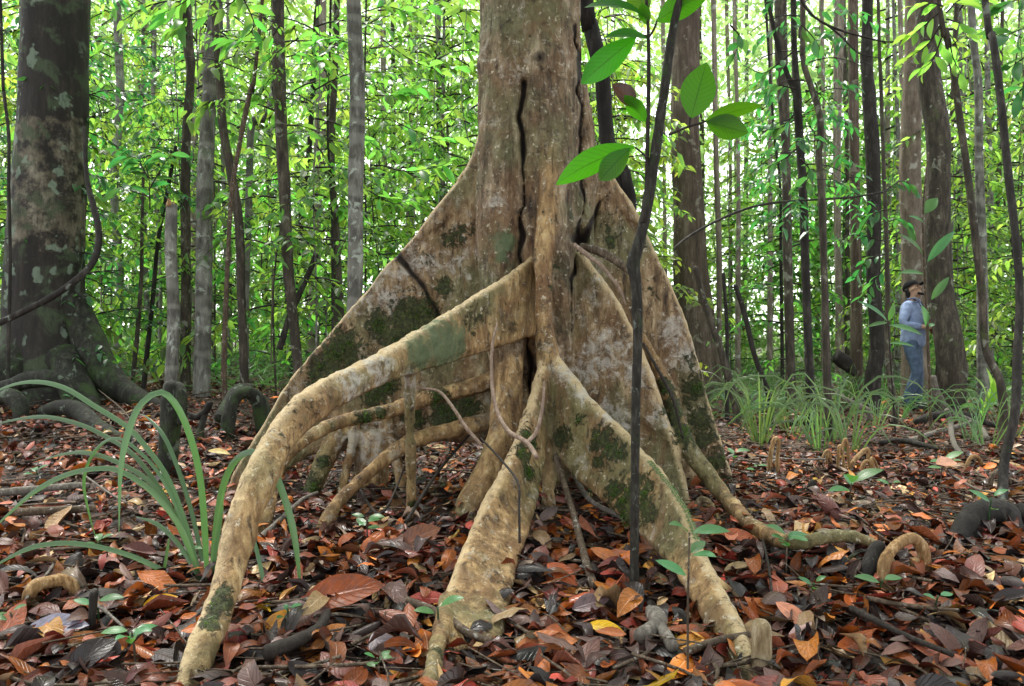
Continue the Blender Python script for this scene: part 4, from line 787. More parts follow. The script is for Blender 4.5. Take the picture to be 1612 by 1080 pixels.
for a in [(540, 975, .30, .13, .25, (.20, .055, .03), 'biggest red brown fallen leaf with clear veins, by the foot of the great prop root', .75, .05, .07),
          (885, 930, .15, .07, -.7, RED, 'glossy red brown fallen leaf between the two front legs of the tree', .7, .05, .06), (958, 905, .17, .055, -.6, RUST, 'salmon coloured long fallen leaf near the thin sapling foot', .7, .05, .06),
          (860, 1045, .20, .08, .15, (.40, .16, .09), 'pale salmon fallen leaf lying flat below the front leg', .6, .06, .05), (930, 985, .14, .07, .3, PUR, 'purple grey fallen leaf near the thin sapling foot', .7, .05, .06),
          (610, 1055, .18, .09, -.9, GRY, 'slate grey fallen leaf below the biggest red brown leaf', .7, .06, .04), (440, 1010, .14, .06, .7, ORG, 'orange fallen leaf beside the foot of the great prop root', .7, .07, .06),
          (660, 880, .20, .10, .5, (.17, .07, .045), 'curled brown fallen leaf standing on edge under the arching roots', 1.0, .12, .08), (605, 845, .09, .04, 1.2, TAN, 'small tan fallen leaf beneath the stilt root post', .8, .1, .05),
          (955, 1020, .13, .05, -.3, YEL, 'yellow orange fallen leaf before the black rotten stump', .6, .06, .05), (1080, 1040, .12, .05, .4, ORG, 'orange brown fallen leaf by the pale sawn stub', .6, .06, .05),
          (1430, 625, .0001, .0001, 0, TAN, '', .5, .1, .0), (690, 715, .12, .05, .2, TAN, 'pale tan leaf lying in shade beneath the plank buttress', .5, .08, .05), (345, 730, .16, .05, -.25, (.50, .36, .16), 'straw yellow fallen leaf left of the arching root', .5, .05, .06),
          (250, 975, .13, .06, .5, (.5, .25, .04), 'bright ochre fallen leaf left of the prop root foot', .6, .06, .05), (90, 1025, .2, .09, .1, (.17, .16, .20), 'bluish grey flat fallen leaf in the lower corner beside thin twigs', .5, .04, .06),
          (1460, 615, .0001, .0001, 0, TAN, '', .5, .1, .0), (1250, 1005, .15, .06, -.9, (.45, .2, .14), 'pink brown fallen leaf right of the pale sawn stub', .7, .06, .06), (1130, 1040, .0001, .0001, 0, TAN, '', .5, .1, 0),
          (1160, 870, .17, .07, -.1, RED, 'deep red fallen leaf beside the long creeping root', .6, .07, .06), (1490, 850, .10, .07, .1, (.42, .22, .16), 'pinkish heart shaped dead leaf resting on the arched root', .5, .05, .34)]:
    if a[6]: hero_leaf(*a)
# fallen sticks
def stick(pts, r0, r1, mat, label, group='sticks on the forest floor', lift=.075, name='fallen_stick', seg=24):
    path = [G(a, b) + np.array([0, 0, lift + (c[0] if c else 0)]) for a, b, *c in pts]; b = MB(); tube(b, path, np.linspace(r0, r1, len(path)), 7, seg, rough=.12, seed=int(pts[0][0]))
    o = link(name, b.mesh(name, M[mat], off=path[0]), None, path[0]); tag(o, label, 'stick', group); return o
for a in [([(0, 800), (60, 796), (118, 790), (140, 788)], .022, .016, 'twig_grey', 'pale grey mossy stick lying left of the grass blades'), ([(20, 835), (80, 830), (150, 825)], .022, .018, 'twig', 'short thick brown branch below the pale grey stick'),
          ([(40, 985), (60, 955), (78, 930), (88, 915)], .006, .005, 'twig_grey', 'thin grey twig leaning on the orange knobbly root'), ([(145, 985), (170, 1005), (195, 1025)], .007, .004, 'twig_grey', 'short pale twig in the lower corner'),
          ([(420, 1075), (460, 1055), (500, 1030), (515, 1010)], .026, .014, 'twig_dark', 'thick blackened stick below the biggest leaf'), ([(395, 890), (440, 845), (475, 815), (500, 800)], .013, .009, 'twig_grey', 'mossy grey stick by the foot of an arching root'),
          ([(845, 720, .35), (870, 790, .2), (900, 860, .08), (925, 925), (935, 955)], .014, .016, 'twig', 'reddish brown vine stem leaning down between the front legs'), ([(895, 755, .02), (925, 810), (975, 840), (1010, 870)], .014, .010, 'twig_grey', 'bent grey root piece lying under the right front leg'),
          ([(640, 985), (690, 1005), (740, 1035), (775, 1055)], .018, .012, 'twig', 'brown stick crossing in front of the tree foot'), ([(1010, 1045), (1040, 1020), (1025, 1000), (1060, 1060)], .03, .02, 'twig_grey', 'gnarled grey driftwood like root piece at the bottom edge'),
          ([(1360, 980), (1400, 985), (1450, 995), (1510, 1000)], .010, .006, 'twig', 'thin brown twig lying right of the arched root'), ([(1200, 875), (1210, 930), (1215, 975)], .006, .005, 'twig_dark', 'thin dark twig behind the pale sawn stub'),
          ([(1080, 1068), (1130, 1050), (1180, 1040)], .014, .011, 'twig', 'brown stick running behind the pale sawn stub'), ([(1220, 905), (1290, 880), (1350, 885)], .008, .004, 'twig_dark', 'dark thin stick near the dark broken stump'),
          ([(1500, 770), (1545, 795), (1600, 800)], .007, .004, 'twig_grey', 'thin grey stick near the black root mound'), ([(1340, 1000), (1420, 1040), (1500, 1075)], .012, .008, 'twig_dark', 'dark stick in the lower right litter'),
          ([(130, 770), (170, 800), (200, 818)], .006, .004, 'twig_grey', 'pale thin twig under the grass blades'), ([(150, 640, .1), (200, 700, .12), (232, 745, .02)], .005, .003, 'twig', 'thin pinkish twig leaning by the short mossy stump'),
          ([(560, 790, .02), (600, 835), (640, 790, .12), (668, 740, .2)], .007, .004, 'twig_dark', 'thin dark twig slanting under the stilt roots'), ([(640, 860, .02), (690, 800, .1), (745, 760, .22)], .009, .006, 'twig_dark', 'dark forked twig caught beside the front leg'),
          ([(1195, 735), (1250, 742), (1300, 740)], .008, .006, 'twig_grey', 'straight grey twig by the small knee roots')]: stick(*a)
# finer twigs, too many to count
tw = MB()
for k in range(2300):
    y = math.sqrt(g.uniform(1.8 ** 2, 8 ** 2)); x = g.uniform(-.7, .7) * y; a = g.uniform(0, 6.28); l = g.uniform(.08, .4) * (1 + (k % 7 == 0)); c = np.array([x, y, gz(x, y) + g.uniform(.02, .06)]); d = np.array([math.cos(a), math.sin(a), g.normal(0, .12)])
    sft = np.array([-d[1], d[0], 0]) * l * g.normal(0, .12); r = g.uniform(.0015, .004) + .004 * (g.random() < .2)
    tube(tw, [c - d * l / 2, c + sft, c + d * l / 2], [r, r, r * .6], 4, 5, cap=False, C=None)
tag(link('twig_litter', tw.mesh('twig_litter', M['twig'])), kind='stuff')
# ------------------------------------------------------------------ big lichen spotted trunk and its roots
def left_bark():
    m, nt = newmat('lichen_trunk'); tc = N(nt, 'TexCoord'); co = tc.outputs['Object']; at = N(nt, 'Attribute', attribute_name='tint'); sp = N(nt, 'SeparateColor'); nt.links.new(at.outputs['Color'], sp.inputs[0])
    st = mapped(nt, co, (1, 1, .25)); n1 = noi(nt, st, 9, 6, .65); n2 = noi(nt, st, 40, 5, .7); n3 = noi(nt, co, 5, 6, .62, .8)
    c = ramp(nt, n1, [(.3, (.008, .007, .006)), (.55, (.022, .018, .014)), (.75, (.055, .045, .035))])
    pl = ramp(nt, n1, [(.35, (.06, .05, .032)), (.5, (.15, .13, .09)), (.66, (.26, .24, .18))])
    w = ramp(nt, math2(nt, 'ADD', sp.outputs[0], math2(nt, 'MULTIPLY', noi(nt, co, 7, 6, .7), .9)), [(.78, 0), (.92, .9)]); c = mixc(nt, w, c, pl)
    c = mixc(nt, ramp(nt, noi(nt, co, 4.2, 6, .6, .5), [(.53, 0), (.6, .8)]), c, mixc(nt, n2, (.018, .028, .013), (.075, .105, .055)))
    v = N(nt, 'TexVoronoi', feature='SMOOTH_F1'); v.inputs['Scale'].default_value = 6.5; v.inputs['Smoothness'].default_value = .2; ad = N(nt, 'VectorMath', operation='ADD'); nz = N(nt, 'TexNoise'); nz.inputs['Scale'].default_value = 8; nt.links.new(co, nz.inputs['Vector'])
    sc = N(nt, 'VectorMath', operation='SCALE'); sc.inputs['Scale'].default_value = .25; nt.links.new(nz.outputs['Color'], sc.inputs[0]); nt.links.new(mapped(nt, co, (1, 1, .7)), ad.inputs[0]); nt.links.new(sc.outputs[0], ad.inputs[1]); nt.links.new(ad.outputs[0], v.inputs['Vector'])
    pt = math2(nt, 'MULTIPLY', ramp(nt, v.outputs['Distance'], [(.26, 1), (.34, 0)]), ramp(nt, noi(nt, co, 1.7, 3), [(.42, 0), (.5, 1)])); c = mixc(nt, math2(nt, 'MULTIPLY', pt, .8), c, mixc(nt, n2, (.10, .14, .10), (.21, .27, .20)))
    c = mixc(nt, ramp(nt, n2, [(.3, .8), (.45, 0)]), c, (.01, .008, .007))
    finish(nt, c, .75, math2(nt, 'ADD', n1, math2(nt, 'MULTIPLY', n2, .5)), .8, .02, .3); return m
M['lichen_trunk'] = left_bark()
rows = [(92, -300, 104), (89, -120, 106), (88, 0, 107), (84, 150, 114), (77, 300, 124), (70, 450, 134), (74, 520, 146), (82, 575, 168), (88, 625, 200), (90, 665, 240)]
path = [P(a, b, 7.5) for a, b, _ in rows]; rr = [.435 * c / F * 7.5 for _, _, c in rows]; base = np.array([path[-1][0], 7.5, gz(path[-1][0], 7.5)])
lt = thing('lichen_tree', 'big dark trunk spotted with green lichen, its roots swelling over the mossy mound', 'tree', base)
b = MB(); tube(b, path, rr, 40, 90, rough=.035, seed=4); V = b.V[0]; V[:] = V + (fbm(V * np.array([3, 3, 1]) * 2.2, 3, 8) * .012)[:, None] * nrm(np.c_[V[:, :2] - np.array([path[3][0], 7.5]), V[:, 2] * 0])
zz = V[:, 2]; za, zb = 1 + (540 - 400) / F * 7.5, 1 + (540 - 180) / F * 7.5; w = ss(za - .25, za + .15, zz) * (1 - ss(zb - .12, zb + .06, zz)); b.C[0] = np.stack([w * .4, w, w], 1); part('trunk', b, M['lichen_trunk'], lt, col=True)
def root(rows, mat, t, name='root', rough=.12, sides=12, seg=40):
    p = px_path(rows); b = MB(); tube(b, p[:, :3], p[:, 3], sides, seg, rough=rough, seed=int(rows[0][0]) % 50); return part(name, b, M[mat], t)
root([(118, 470, 7.4, .12), (142, 545, 7.3, .15), (168, 595, 7.2, .14), (205, 622, 7.1, .10), (245, 640, 7.0, .08), (290, 655, 6.9, .06)], 'root_mossy', lt)
root([(100, 560, 7.2, .15), (118, 600, 7.05, .14), (135, 625, 6.95, .10), (150, 650, 6.8, .06)], 'root_mossy', lt)
root([(40, 560, 7.3, .2), (5, 600, 7.1, .2), (-50, 630, 6.9, .14)], 'root_mossy', lt)
root([(-30, 625, 6.7, .06), (10, 610, 6.6, .065), (45, 598, 6.55, .07), (82, 597, 6.5, .075), (103, 610, 6.5, .07), (112, 640, 6.45, .065), (114, 690, 6.4, .06)], 'root_mossy', lt)
root([(-40, 640, 6.2, .06), (0, 624, 6.1, .065), (22, 628, 6.05, .065), (33, 650, 6.0, .055), (34, 700, 5.95, .05)], 'root_mossy', lt)
root([(68, 650, 6.1, .05), (95, 641, 6.0, .06), (125, 648, 5.9, .065), (148, 668, 5.75, .06), (178, 688, 5.6, .052), (205, 692, 5.5, .042), (228, 705, 5.4, .035)], 'root_mossy', lt)
root([(222, 690, 5.4, .03), (190, 722, 5.2, .03), (150, 748, 5.05, .032), (110, 760, 4.95, .026), (70, 768, 4.9, .015)], 'root_dark', lt)
root([(60, 680, 5.7, .045), (66, 697, 5.6, .045), (74, 715, 5.5, .03)], 'root_mossy', lt)
t = thing('liana', 'grey brown liana sweeping across the foot of the big lichen spotted trunk', 'liana', P(140, 290, 6.9))
root([(132, 200, 7.0, .012), (137, 280, 6.95, .02), (147, 325, 6.9, .026), (156, 368, 6.85, .028), (150, 405, 6.8, .028), (130, 432, 6.75, .028), (92, 461, 6.7, .028), (50, 484, 6.65, .028), (0, 508, 6.6, .027), (-70, 540, 6.5, .025)], 'bark_dark', t, 'stem', .08, 10, 70)
t = thing('mossy_stump', 'short round topped mossy black stump between grass and the arching root', 'stump', G(264, 745)); d = t.location.y
root([(262, 765, d, .062), (264, 720, d, .058), (268, 660, d, .058), (270, 625, d, .056), (272, 606, d, .05), (273, 600, d, .02)], 'root_mossy', t, 'trunk', .12, 16); root([(284, 668, d - .05, .02), (287, 640, d - .04, .03), (284, 615, d - .02, .034), (279, 604, d, .02)], 'root_mossy', t, 'burl', .15)
t = thing('knobby_root', 'knobby grey mossy root arching over litter left of the plank buttress', 'root', G(360, 690)); d = t.location.y
root([(358, 720, d, .05), (357, 685, d, .055), (362, 650, d + .05, .045), (372, 625, d + .1, .045), (392, 618, d + .15, .045), (408, 635, d + .2, .06), (416, 680, d + .2, .065), (418, 710, d + .2, .06)], 'root_mossy', t, 'root', .2); root([(345, 660, d + .1, .04), (372, 618, d + .4, .05), (395, 612, d + .5, .05)], 'root_mossy', t, 'branch', .2)
t = thing('knobby_root', 'thin dark hooked root beside the round topped stump', 'root', G(310, 690)); d = t.location.y
root([(292, 650, d, .02), (308, 657, d, .024), (322, 650, d, .022), (330, 637, d, .022), (334, 633, d, .012)], 'root_dark', t, 'root', .2); root([(322, 652, d, .022), (316, 680, d - .05, .024), (312, 712, d - .1, .028)], 'root_dark', t, 'root', .2)
# arching knee roots
def knee(paths, label, mat='root_orange', d=None, base=None, name='knee_root', group='knee roots poking from the litter'):
    bp = base or paths[0][0][:2]; p = G(*bp); d = d or p[1]; t = thing(name, label, 'root', P(bp[0], bp[1], d), group)
    for pth in paths:
        b = MB(); q = [(P(a, c, d + .0015 * (a - bp[0])), (.62 if group == 'knee roots poking from the litter' and d > 4 else 1) * r / F * d) for a, c, r in pth]; q[0][0][2] -= .05; tube(b, [a for a, _ in q], [r for _, r in q], 10, 30, rough=.14, seed=int(pth[0][0]) % 40); part('root', b, M[mat], t)
    return t
knee([[(1210, 752, 7), (1212, 728, 6), (1216, 700, 5.5), (1221, 689, 5.5), (1226, 697, 5), (1224, 722, 5), (1223, 752, 7)]], 'tall narrow pale orange knee root standing alone before the grass')
knee([[(1287, 737, 2.5), (1294, 722, 3), (1301, 710, 4), (1306, 714, 4), (1310, 738, 3)], [(1300, 737, 3), (1302, 720, 3.5), (1303, 712, 3)]], 'small three legged knee root just right of the tall narrow one')
knee([[(1318, 748, 4), (1320, 712, 4), (1322, 702, 4.5), (1326, 712, 4), (1329, 742, 4)], [(1324, 702, 4), (1330, 692, 4.5), (1334, 700, 4), (1337, 735, 4)]], 'double looped knee root in the middle of the clump')
knee([[(1330, 748, 5), (1338, 735, 5.5), (1350, 719, 6), (1362, 708, 6), (1367, 710, 5), (1366, 724, 4)]], 'thick knee root leaning sideways like a bent finger')
knee([[(1357, 755, 5), (1357, 738, 5), (1363, 727, 5.5), (1369, 729, 5), (1372, 745, 4)]], 'low hooked knee root beside the leaning one')
knee([[(1376, 760, 6), (1374, 738, 6), (1372, 722, 5), (1377, 726, 4), (1383, 740, 3.5), (1388, 758, 3)]], 'upright grey orange knee root at the end of the clump')
knee([[(1272, 785, 8), (1275, 768, 8), (1279, 758, 6), (1285, 768, 5), (1293, 784, 4)]], 'short wedge shaped brown knee root in front of the clump', 'root_dark')
knee([[(1446, 705, 5), (1448, 690, 5), (1450, 681, 5), (1453, 690, 4), (1455, 708, 4)]], 'small dark knee root by the fallen branches near the man', 'twig')
knee([[(1473, 722, 3.5), (1475, 708, 3.5), (1478, 703, 3), (1480, 720, 3)], [(1484, 722, 3), (1486, 708, 3), (1489, 706, 3), (1490, 722, 3)]], 'pair of little knee roots under the pale fallen branches', 'twig')
knee([[(1519, 750, 4), (1522, 732, 4.5), (1529, 720, 5), (1538, 719, 5), (1545, 730, 4.5), (1549, 748, 4)]], 'round arched knee root left of the bowed dark stem', 'root_orange')
knee([[(1558, 780, 6), (1560, 756, 6), (1568, 744, 7), (1580, 743, 6), (1590, 760, 5)]], 'grey brown knee root tucked behind the bowed dark stem', 'twig')
knee([[(44, 985, 9), (45, 945, 10), (52, 926, 11), (72, 917, 11), (98, 915, 11), (115, 924, 10), (122, 955, 8)]], 'fat tan knobbly root arch lying in the lower left litter', 'root_orange', base=(60, 965))
knee([[(142, 1010, 6), (145, 970, 6), (148, 935, 6), (148, 930, 3)]], 'short black peg of dead wood right of the fat tan arch', 'root_dark', name='dead_peg', group='dead wood pegs')
kt = knee([[(1386, 935, 9), (1392, 890, 9), (1404, 866, 9), (1424, 850, 9), (1440, 848, 10), (1452, 864, 10), (1458, 895, 11), (1464, 930, 11)], [(1450, 865, 8), (1462, 900, 8), (1472, 940, 7), (1478, 965, 5)], [(1440, 860, 8), (1443, 900, 9), (1446, 940, 10)]], 'large orange arched root hoop at the end of the long creeping root', base=(1386, 930))
knee([[(1352, 935, 12), (1362, 905, 13), (1374, 880, 13), (1384, 858, 11), (1386, 852, 5)]], 'black split piece of dead wood leaning beside the arched hoop', 'bark_dark', name='dead_peg', group='dead wood pegs', base=(1352, 925))
t = thing('root_stub', 'pale upright root stub with a blunt rounded top at the bottom edge', 'root', G(1199, 1075)); d = t.location.y
root([(1200, 1130, d, .031), (1199, 1060, d, .03), (1199, 1010, d, .03), (1198, 985, d, .028), (1198, 976, d, .016)], 'root_tan', t, 'root', .05, 14)
t = thing('root_mound', 'black mound of tangled dead roots under the bowed dark stem', 'root', G(1560, 850)); d = t.location.y
for rws in ([(1500, 865, d - .1, .03), (1520, 825, d, .05), (1550, 808, d + .1, .07), (1580, 815, d + .1, .07), (1603, 850, d, .05), (1610, 890, d - .1, .04)], [(1450, 880, d - .25, .02), (1490, 866, d - .15, .035), (1530, 845, d, .05), (1560, 838, d + .1, .05)], [(1540, 815, d + .1, .05), (1530, 850, d, .04), (1528, 885, d - .1, .03)], [(1575, 815, d + .12, .05), (1575, 850, d + .05, .05), (1582, 890, d - .1, .03)], [(1600, 800, d + .2, .04), (1640, 830, d + .1, .05), (1680, 870, d, .03)]): root(rws, 'bark_black', t, 'root', .25)
# dead branches round the man and in the grass
def branch(rows, mat, label, name='fallen_branch', extra=(), d=None):
    p = G(*rows[0][:2]); d = d or p[1]; t = thing(name, label, 'branch', P(rows[0][0], rows[0][1], d), 'fallen branches in the grass')
    for k, rw in enumerate([rows] + list(extra)):
        b = MB(); tube(b, [P(a, c, min(d, G(a, c + r * .5 + 2)[1] * .985 - .1)) for a, c, r in rw], [r / 2 / F * d for _, _, r in rw], 8, 30, rough=.15, seed=int(rw[0][0]) % 60); part('limb', b, M[mat], t)
branch([(1468, 592, 11), (1474, 618, 13), (1482, 634, 14), (1491, 650, 13), (1497, 662, 11)], 'twig_grey', 'pale peeling log propped against the foot of the mottled trunk', d=8.4)
branch([(1428, 694, 7), (1450, 688, 8), (1480, 679, 9), (1510, 671, 8), (1530, 664, 6)], 'twig_grey', 'long grey branch slanting low in front of the mottled trunk', d=7.6)
branch([(1440, 664, 11), (1465, 656, 12), (1492, 652, 13), (1525, 655, 12), (1560, 668, 10), (1600, 672, 9)], 'bark_dark', 'dark horizontal branch lying at the feet of the man', d=8.0)
branch([(1490, 645, 8), (1496, 662, 9), (1498, 685, 8), (1505, 705, 7), (1515, 715, 5)], 'twig_grey', 'grey branch standing nearly upright and forking down to the litter', d=7.4)
branch([(1502, 652, 9), (1528, 663, 10), (1545, 676, 9), (1554, 690, 7)], 'twig_grey', 'short grey branch angling down to the right of the propped log', d=7.7)
branch([(1385, 697, 8), (1420, 694, 9), (1452, 700, 8), (1480, 708, 6)], 'bark_dark', 'dark rotting branch lying level before the small knee roots', d=7.0)
branch([(1296, 581, 5), (1302, 596, 7), (1312, 612, 7), (1326, 625, 7), (1348, 637, 8), (1366, 646, 9), (1370, 662, 11)], 'twig_grey', 'bent pale branch rising from the grass toward the forked stem', d=7.8)
branch([(1236, 668, 10), (1260, 664, 12), (1290, 664, 11), (1318, 668, 9)], 'bark_dark', 'dark log half buried among the grass tufts', d=7.6)
branch([(1315, 560, 26), (1332, 572, 22), (1345, 590, 12)], 'bark_dark', 'dark rotten hump of wood behind the bent pale branch', d=10.5)
branch([(498, 400, 9), (486, 430, 9), (468, 470, 10), (452, 510, 10), (440, 550, 11)], 'bark_dark', 'dark dead branch slanting down left of the buttress slope', d=8.2)
branch([(585, 640, 3), (700, 610, 5)], 'twig', 'x') if False else None
# bare woody shoots around the big roots
def shoot(rows, mat, label):
    t = thing('vine_shoot', label, 'vine', P(*rows[0][:3]), 'thin woody shoots on the roots'); root([(a, b, c, r) for a, b, c, r in rows], mat, t, 'stem', .08, 7, 50)
shoot([(783, 508, 3.75, .004), (775, 545, 3.7, .007), (774, 600, 3.62, .008), (782, 645, 3.52, .009), (800, 678, 3.4, .010), (830, 697, 3.3, .010), (845, 720, 3.2, .010)], 'shoot', 'pale pinkish shoot dipping in front of the crack and joining the front leg')
shoot([(830, 697, 3.3, .009), (845, 678, 3.32, .008), (854, 640, 3.35, .007), (857, 600, 3.4, .004)], 'shoot', 'short pale shoot curving up beside the front legs')
shoot([(655, 610, 3.5, .003), (690, 616, 3.45, .006), (712, 640, 3.42, .007), (733, 672, 3.4, .008), (757, 700, 3.4, .008)], 'shoot', 'thin pale shoot hooked over the stilt roots')
shoot([(757, 690, 3.45, .004), (790, 725, 3.3, .005), (815, 760, 3.12, .005), (817, 800, 3.05, .005), (818, 855, 3.0, .005)], 'twig_dark', 'thin black vine drooping over the front left leg')
shoot([(903, 385, 4.15, .012), (925, 402, 4.1, .013), (948, 420, 4.05, .010), (975, 455, 4.0, .008), (985, 480, 3.98, .004)], 'shoot', 'tan woody shoot coming out of the hollow above the right buttress')
shoot([(915, 388, 4.25, .02), (940, 395, 4.15, .024), (965, 408, 4.1, .022), (992, 428, 4.05, .018), (1000, 436, 4.0, .012)], 'twig', 'thick curled bark strip sticking out of the hollow in the trunk')
shoot([(1012, 540, 4.1, .006), (1040, 590, 4.05, .008), (1060, 630, 4.02, .008), (1075, 690, 4.0, .005)], 'twig_dark', 'thin dark vine following the mossy root on the right')
# ------------------------------------------------------------------ the thin sapling in front
rows = [(998, 985, 17), (998, 950, 18), (999, 850, 17), (1000, 700, 16), (1002, 600, 17), (1004, 520, 18), (1001, 445, 20), (997, 413, 25), (1005, 385, 21), (1014, 350, 20), (1024, 290, 20), (1033, 230, 19), (1046, 140, 17), (1057, 60, 16), (1066, 15, 14), (1082, -60, 12)]
D = 3.0; t = thing('thin_sapling', 'thin dark sapling with large bright leaves standing in front of the great tree', 'sapling', G(998, 950))
b = MB(); tube(b, [P(a, c, D) for a, c, _ in rows], [w * .43 / F * D for _, _, w in rows], 14, 120, rough=.08, seed=3); 
M['sap_stem'] = bark('sap_stem', (.010, .008, .006), (.03, .026, .02), (.075, .075, .06), (.12, .14, .12), .22, (.022, .042, .012), .55, 5)
part('stem', b, M['sap_stem'], t)
def twig_on(t, rows, mat='twig_dark'): b = MB(); tube(b, [P(a, c, D + (e[0] if e else 0)) for a, c, _, *e in rows], [w / 2 / F * D for _, _, w, *e in rows], 6, 30); part('twig', b, M[mat], t)
twig_on(t, [(1012, 350, 9, -.02), (1018, 310, 8), (1019, 230, 7), (1021, 150, 7), (1021, 80, 6), (1019, 20, 5), (1012, -60, 4)]); twig_on(t, [(1053, 212, 5), (1068, 206, 4), (1085, 199, 4), (1112, 191, 3)]); twig_on(t, [(1018, 248, 4, -.02), (1010, 240, 3), (1000, 232, 3)])
twig_on(t, [(1021, 58, 4), (1010, 55, 3), (1000, 58, 3)]); twig_on(t, [(1021, 60, 4), (1030, 45, 4), (1034, 33, 3)]); twig_on(t, [(1019, 190, 3), (1017, 175, 2)]); twig_on(t, [(1085, 199, 3), (1087, 185, 3)])
def leaf_on(t, x0, y0, x1, y1, w, d0=0, d1=-.05, nml=(0, .8, .6), bend=.12, mat='leaf_big', name='leaf', dd=None, tint=(1, 1, 1)):
    b = MB(); q = dd or D; big_leaf(b, P(x0, y0, q + d0), P(x1, y1, q + d1), .88 * w / F * q, nml, bend, .18, 12, C=tint, shape=.95); part(name, b, M[mat], t, uv=True, col=True)
leaf_on(t, 1000, 231, 875, 291, 52, nml=(.15, .75, .65), bend=.1); leaf_on(t, 992, 233, 944, 284, 42, nml=(.1, .9, .3), tint=(1.5, 1.4, 1)); leaf_on(t, 1002, 58, 915, 132, 48, nml=(.25, .8, .5)); leaf_on(t, 1018, 192, 983, 150, 30, tint=(1.2, 1.2, 1), bend=.05)
leaf_on(t, 1088, 186, 1112, 98, 62, nml=(.1, 1, .1), bend=.04); leaf_on(t, 1110, 191, 1200, 166, 32, nml=(0, .7, .7), bend=.06); leaf_on(t, 1112, 192, 1178, 209, 44, nml=(0, .9, .4), bend=.04); leaf_on(t, 1034, 34, 1120, -14, 48, nml=(.1, .8, .6)); leaf_on(t, 1020, 30, 920, 12, 40, nml=(0, -.7, .7)); leaf_on(t, 1019, 22, 985, -50, 46); leaf_on(t, 1020, 40, 1010, 5, 22, tint=(1.2, 1.2, 1.5)); leaf_on(t, 1021, 62, 950, 60, 26, nml=(0, -.8, .5))
b = MB(); big_leaf(b, P(1000, 168, D), P(963, 132, D - .02), 34 / F * D, (.2, -.9, .2), .05, .3, 10); o = part('dead_leaf', b, M['litter_one'], t, uv=True); o.color = (.06, .025, .015, 1); o['label'] = 'dark brown dying leaf'
# leaves hanging into the picture from near saplings
def bough(name, label, d, twigs, Lpx, Wr, mat, n, cat='sapling', droop=.5, seed=1, tint=(1, 1, 1), stem=None):
    g2 = np.random.default_rng(seed); p0 = P(*twigs[0][0], d); t = thing(name, label, cat, (p0[0], p0[1], p0[2]))
    for tp in twigs:
        q = catmull(np.array([P(a, c, d + .05 * k) for k, (a, c) in enumerate(tp)]), 30); b = MB(); tube(b, q[::4], np.linspace(.007, .002, len(q[::4])), 5, 24); part('twig', b, M['twig_dark'], t)
        for k in range(n):
            s = int(4 + 25 * (k + .5) / n); tg = nrm(q[min(s, 29)] - q[s - 2]); sd = nrm(np.cross(tg, [0, -.6, .8])) * (1 if k % 2 else -1)
            L = Lpx / F * d * g2.uniform(.7, 1.15); dv = nrm(tg * g2.uniform(.3, .8) + sd * g2.uniform(.6, 1) + np.array([0, g2.normal(0, .3), -droop * g2.uniform(.2, 1.2)]))
            b = MB(); big_leaf(b, q[min(s, 29)], q[min(s, 29)] + dv * L, L * Wr, (g2.normal(0, .3), .35 + g2.normal(0, .35), .8), g2.uniform(.04, .16), .2, 6, C=np.array(tint) * g2.uniform(.75, 1.3)); part('leaf', b, M[mat], t, col=True, uv=True)
    return t
bough('leafy_bough', 'sprays of pointed leaves hanging at the top edge over the banded trunk', 6.2, [[(420, -60), (370, 0), (320, 28), (255, 32)], [(330, -50), (300, -5), (262, 18), (240, 25)], [(380, -10), (400, 40), (380, 60), (350, 70)], [(440, 40), (425, 60), (395, 66), (350, 60)], [(290, 20), (285, 40), (270, 52)]], 42, .30, 'leaf_mid', 11, seed=2)
bough('leafy_bough', 'dark glossy leaves drooping beside the top of the forked stem', 5.6, [[(1250, 80), (1225, 100), (1200, 115), (1165, 100)], [(1258, 60), (1262, 40), (1290, 75), (1275, 90)], [(1250, 180), (1232, 200), (1205, 205)], [(1252, 140), (1225, 135), (1200, 150)], [(1258, 230), (1235, 250), (1210, 262)], [(1150, 40), (1165, 60), (1155, 90)], [(1260, 250), (1275, 270), (1262, 300)]], 30, .42, 'leaf_deep', 6, seed=3, droop=.7)
bough('leafy_bough', 'bright green leaves fanning round the top of the leaning brown stem', 6.0, [[(1478, 20), (1455, 40), (1430, 60)], [(1480, 40), (1460, 70), (1425, 95)], [(1490, 30), (1520, 40), (1545, 60)], [(1485, 10), (1465, 5), (1435, 12)], [(1495, 60), (1500, 90), (1515, 120)], [(1482, 60), (1468, 95), (1448, 110)], [(1490, 20), (1510, 0), (1540, -10)]], 34, .34, 'leaf_bright', 6, seed=4, droop=.6)
bough('leafy_bough', 'long dark leaves reaching in from the upper edge over the bowed stem', 5.0, [[(1660, 10), (1620, 40), (1580, 55), (1555, 50)], [(1660, 60), (1620, 85), (1585, 110)], [(1650, 110), (1620, 130), (1590, 160)], [(1640, -10), (1600, 0), (1570, 15)]], 48, .36, 'leaf_deep', 6, seed=5, droop=.4)
bough('leafy_bough', 'drooping blue green leaves beside the dark straight trunk near the man', 7.6, [[(1395, 330), (1370, 340), (1350, 375)], [(1395, 350), (1420, 345), (1440, 370)], [(1394, 400), (1365, 410), (1345, 440)], [(1394, 300), (1420, 285), (1445, 300)], [(1394, 420), (1375, 445), (1360, 470)], [(1394, 380), (1340, 370), (1310, 395)]], 24, .38, 'leaf_deep', 8, seed=6, droop=.9)
bough('leafy_bough', 'dark leaves spread on a thin shoot in front of the broken pole', 7.2, [[(236, 330), (232, 270), (205, 215)], [(234, 300), (260, 255), (272, 240)], [(233, 280), (215, 250), (190, 245)], [(234, 310), (205, 300), (180, 298)]], 34, .34, 'leaf_deep', 8, seed=7, droop=.5)
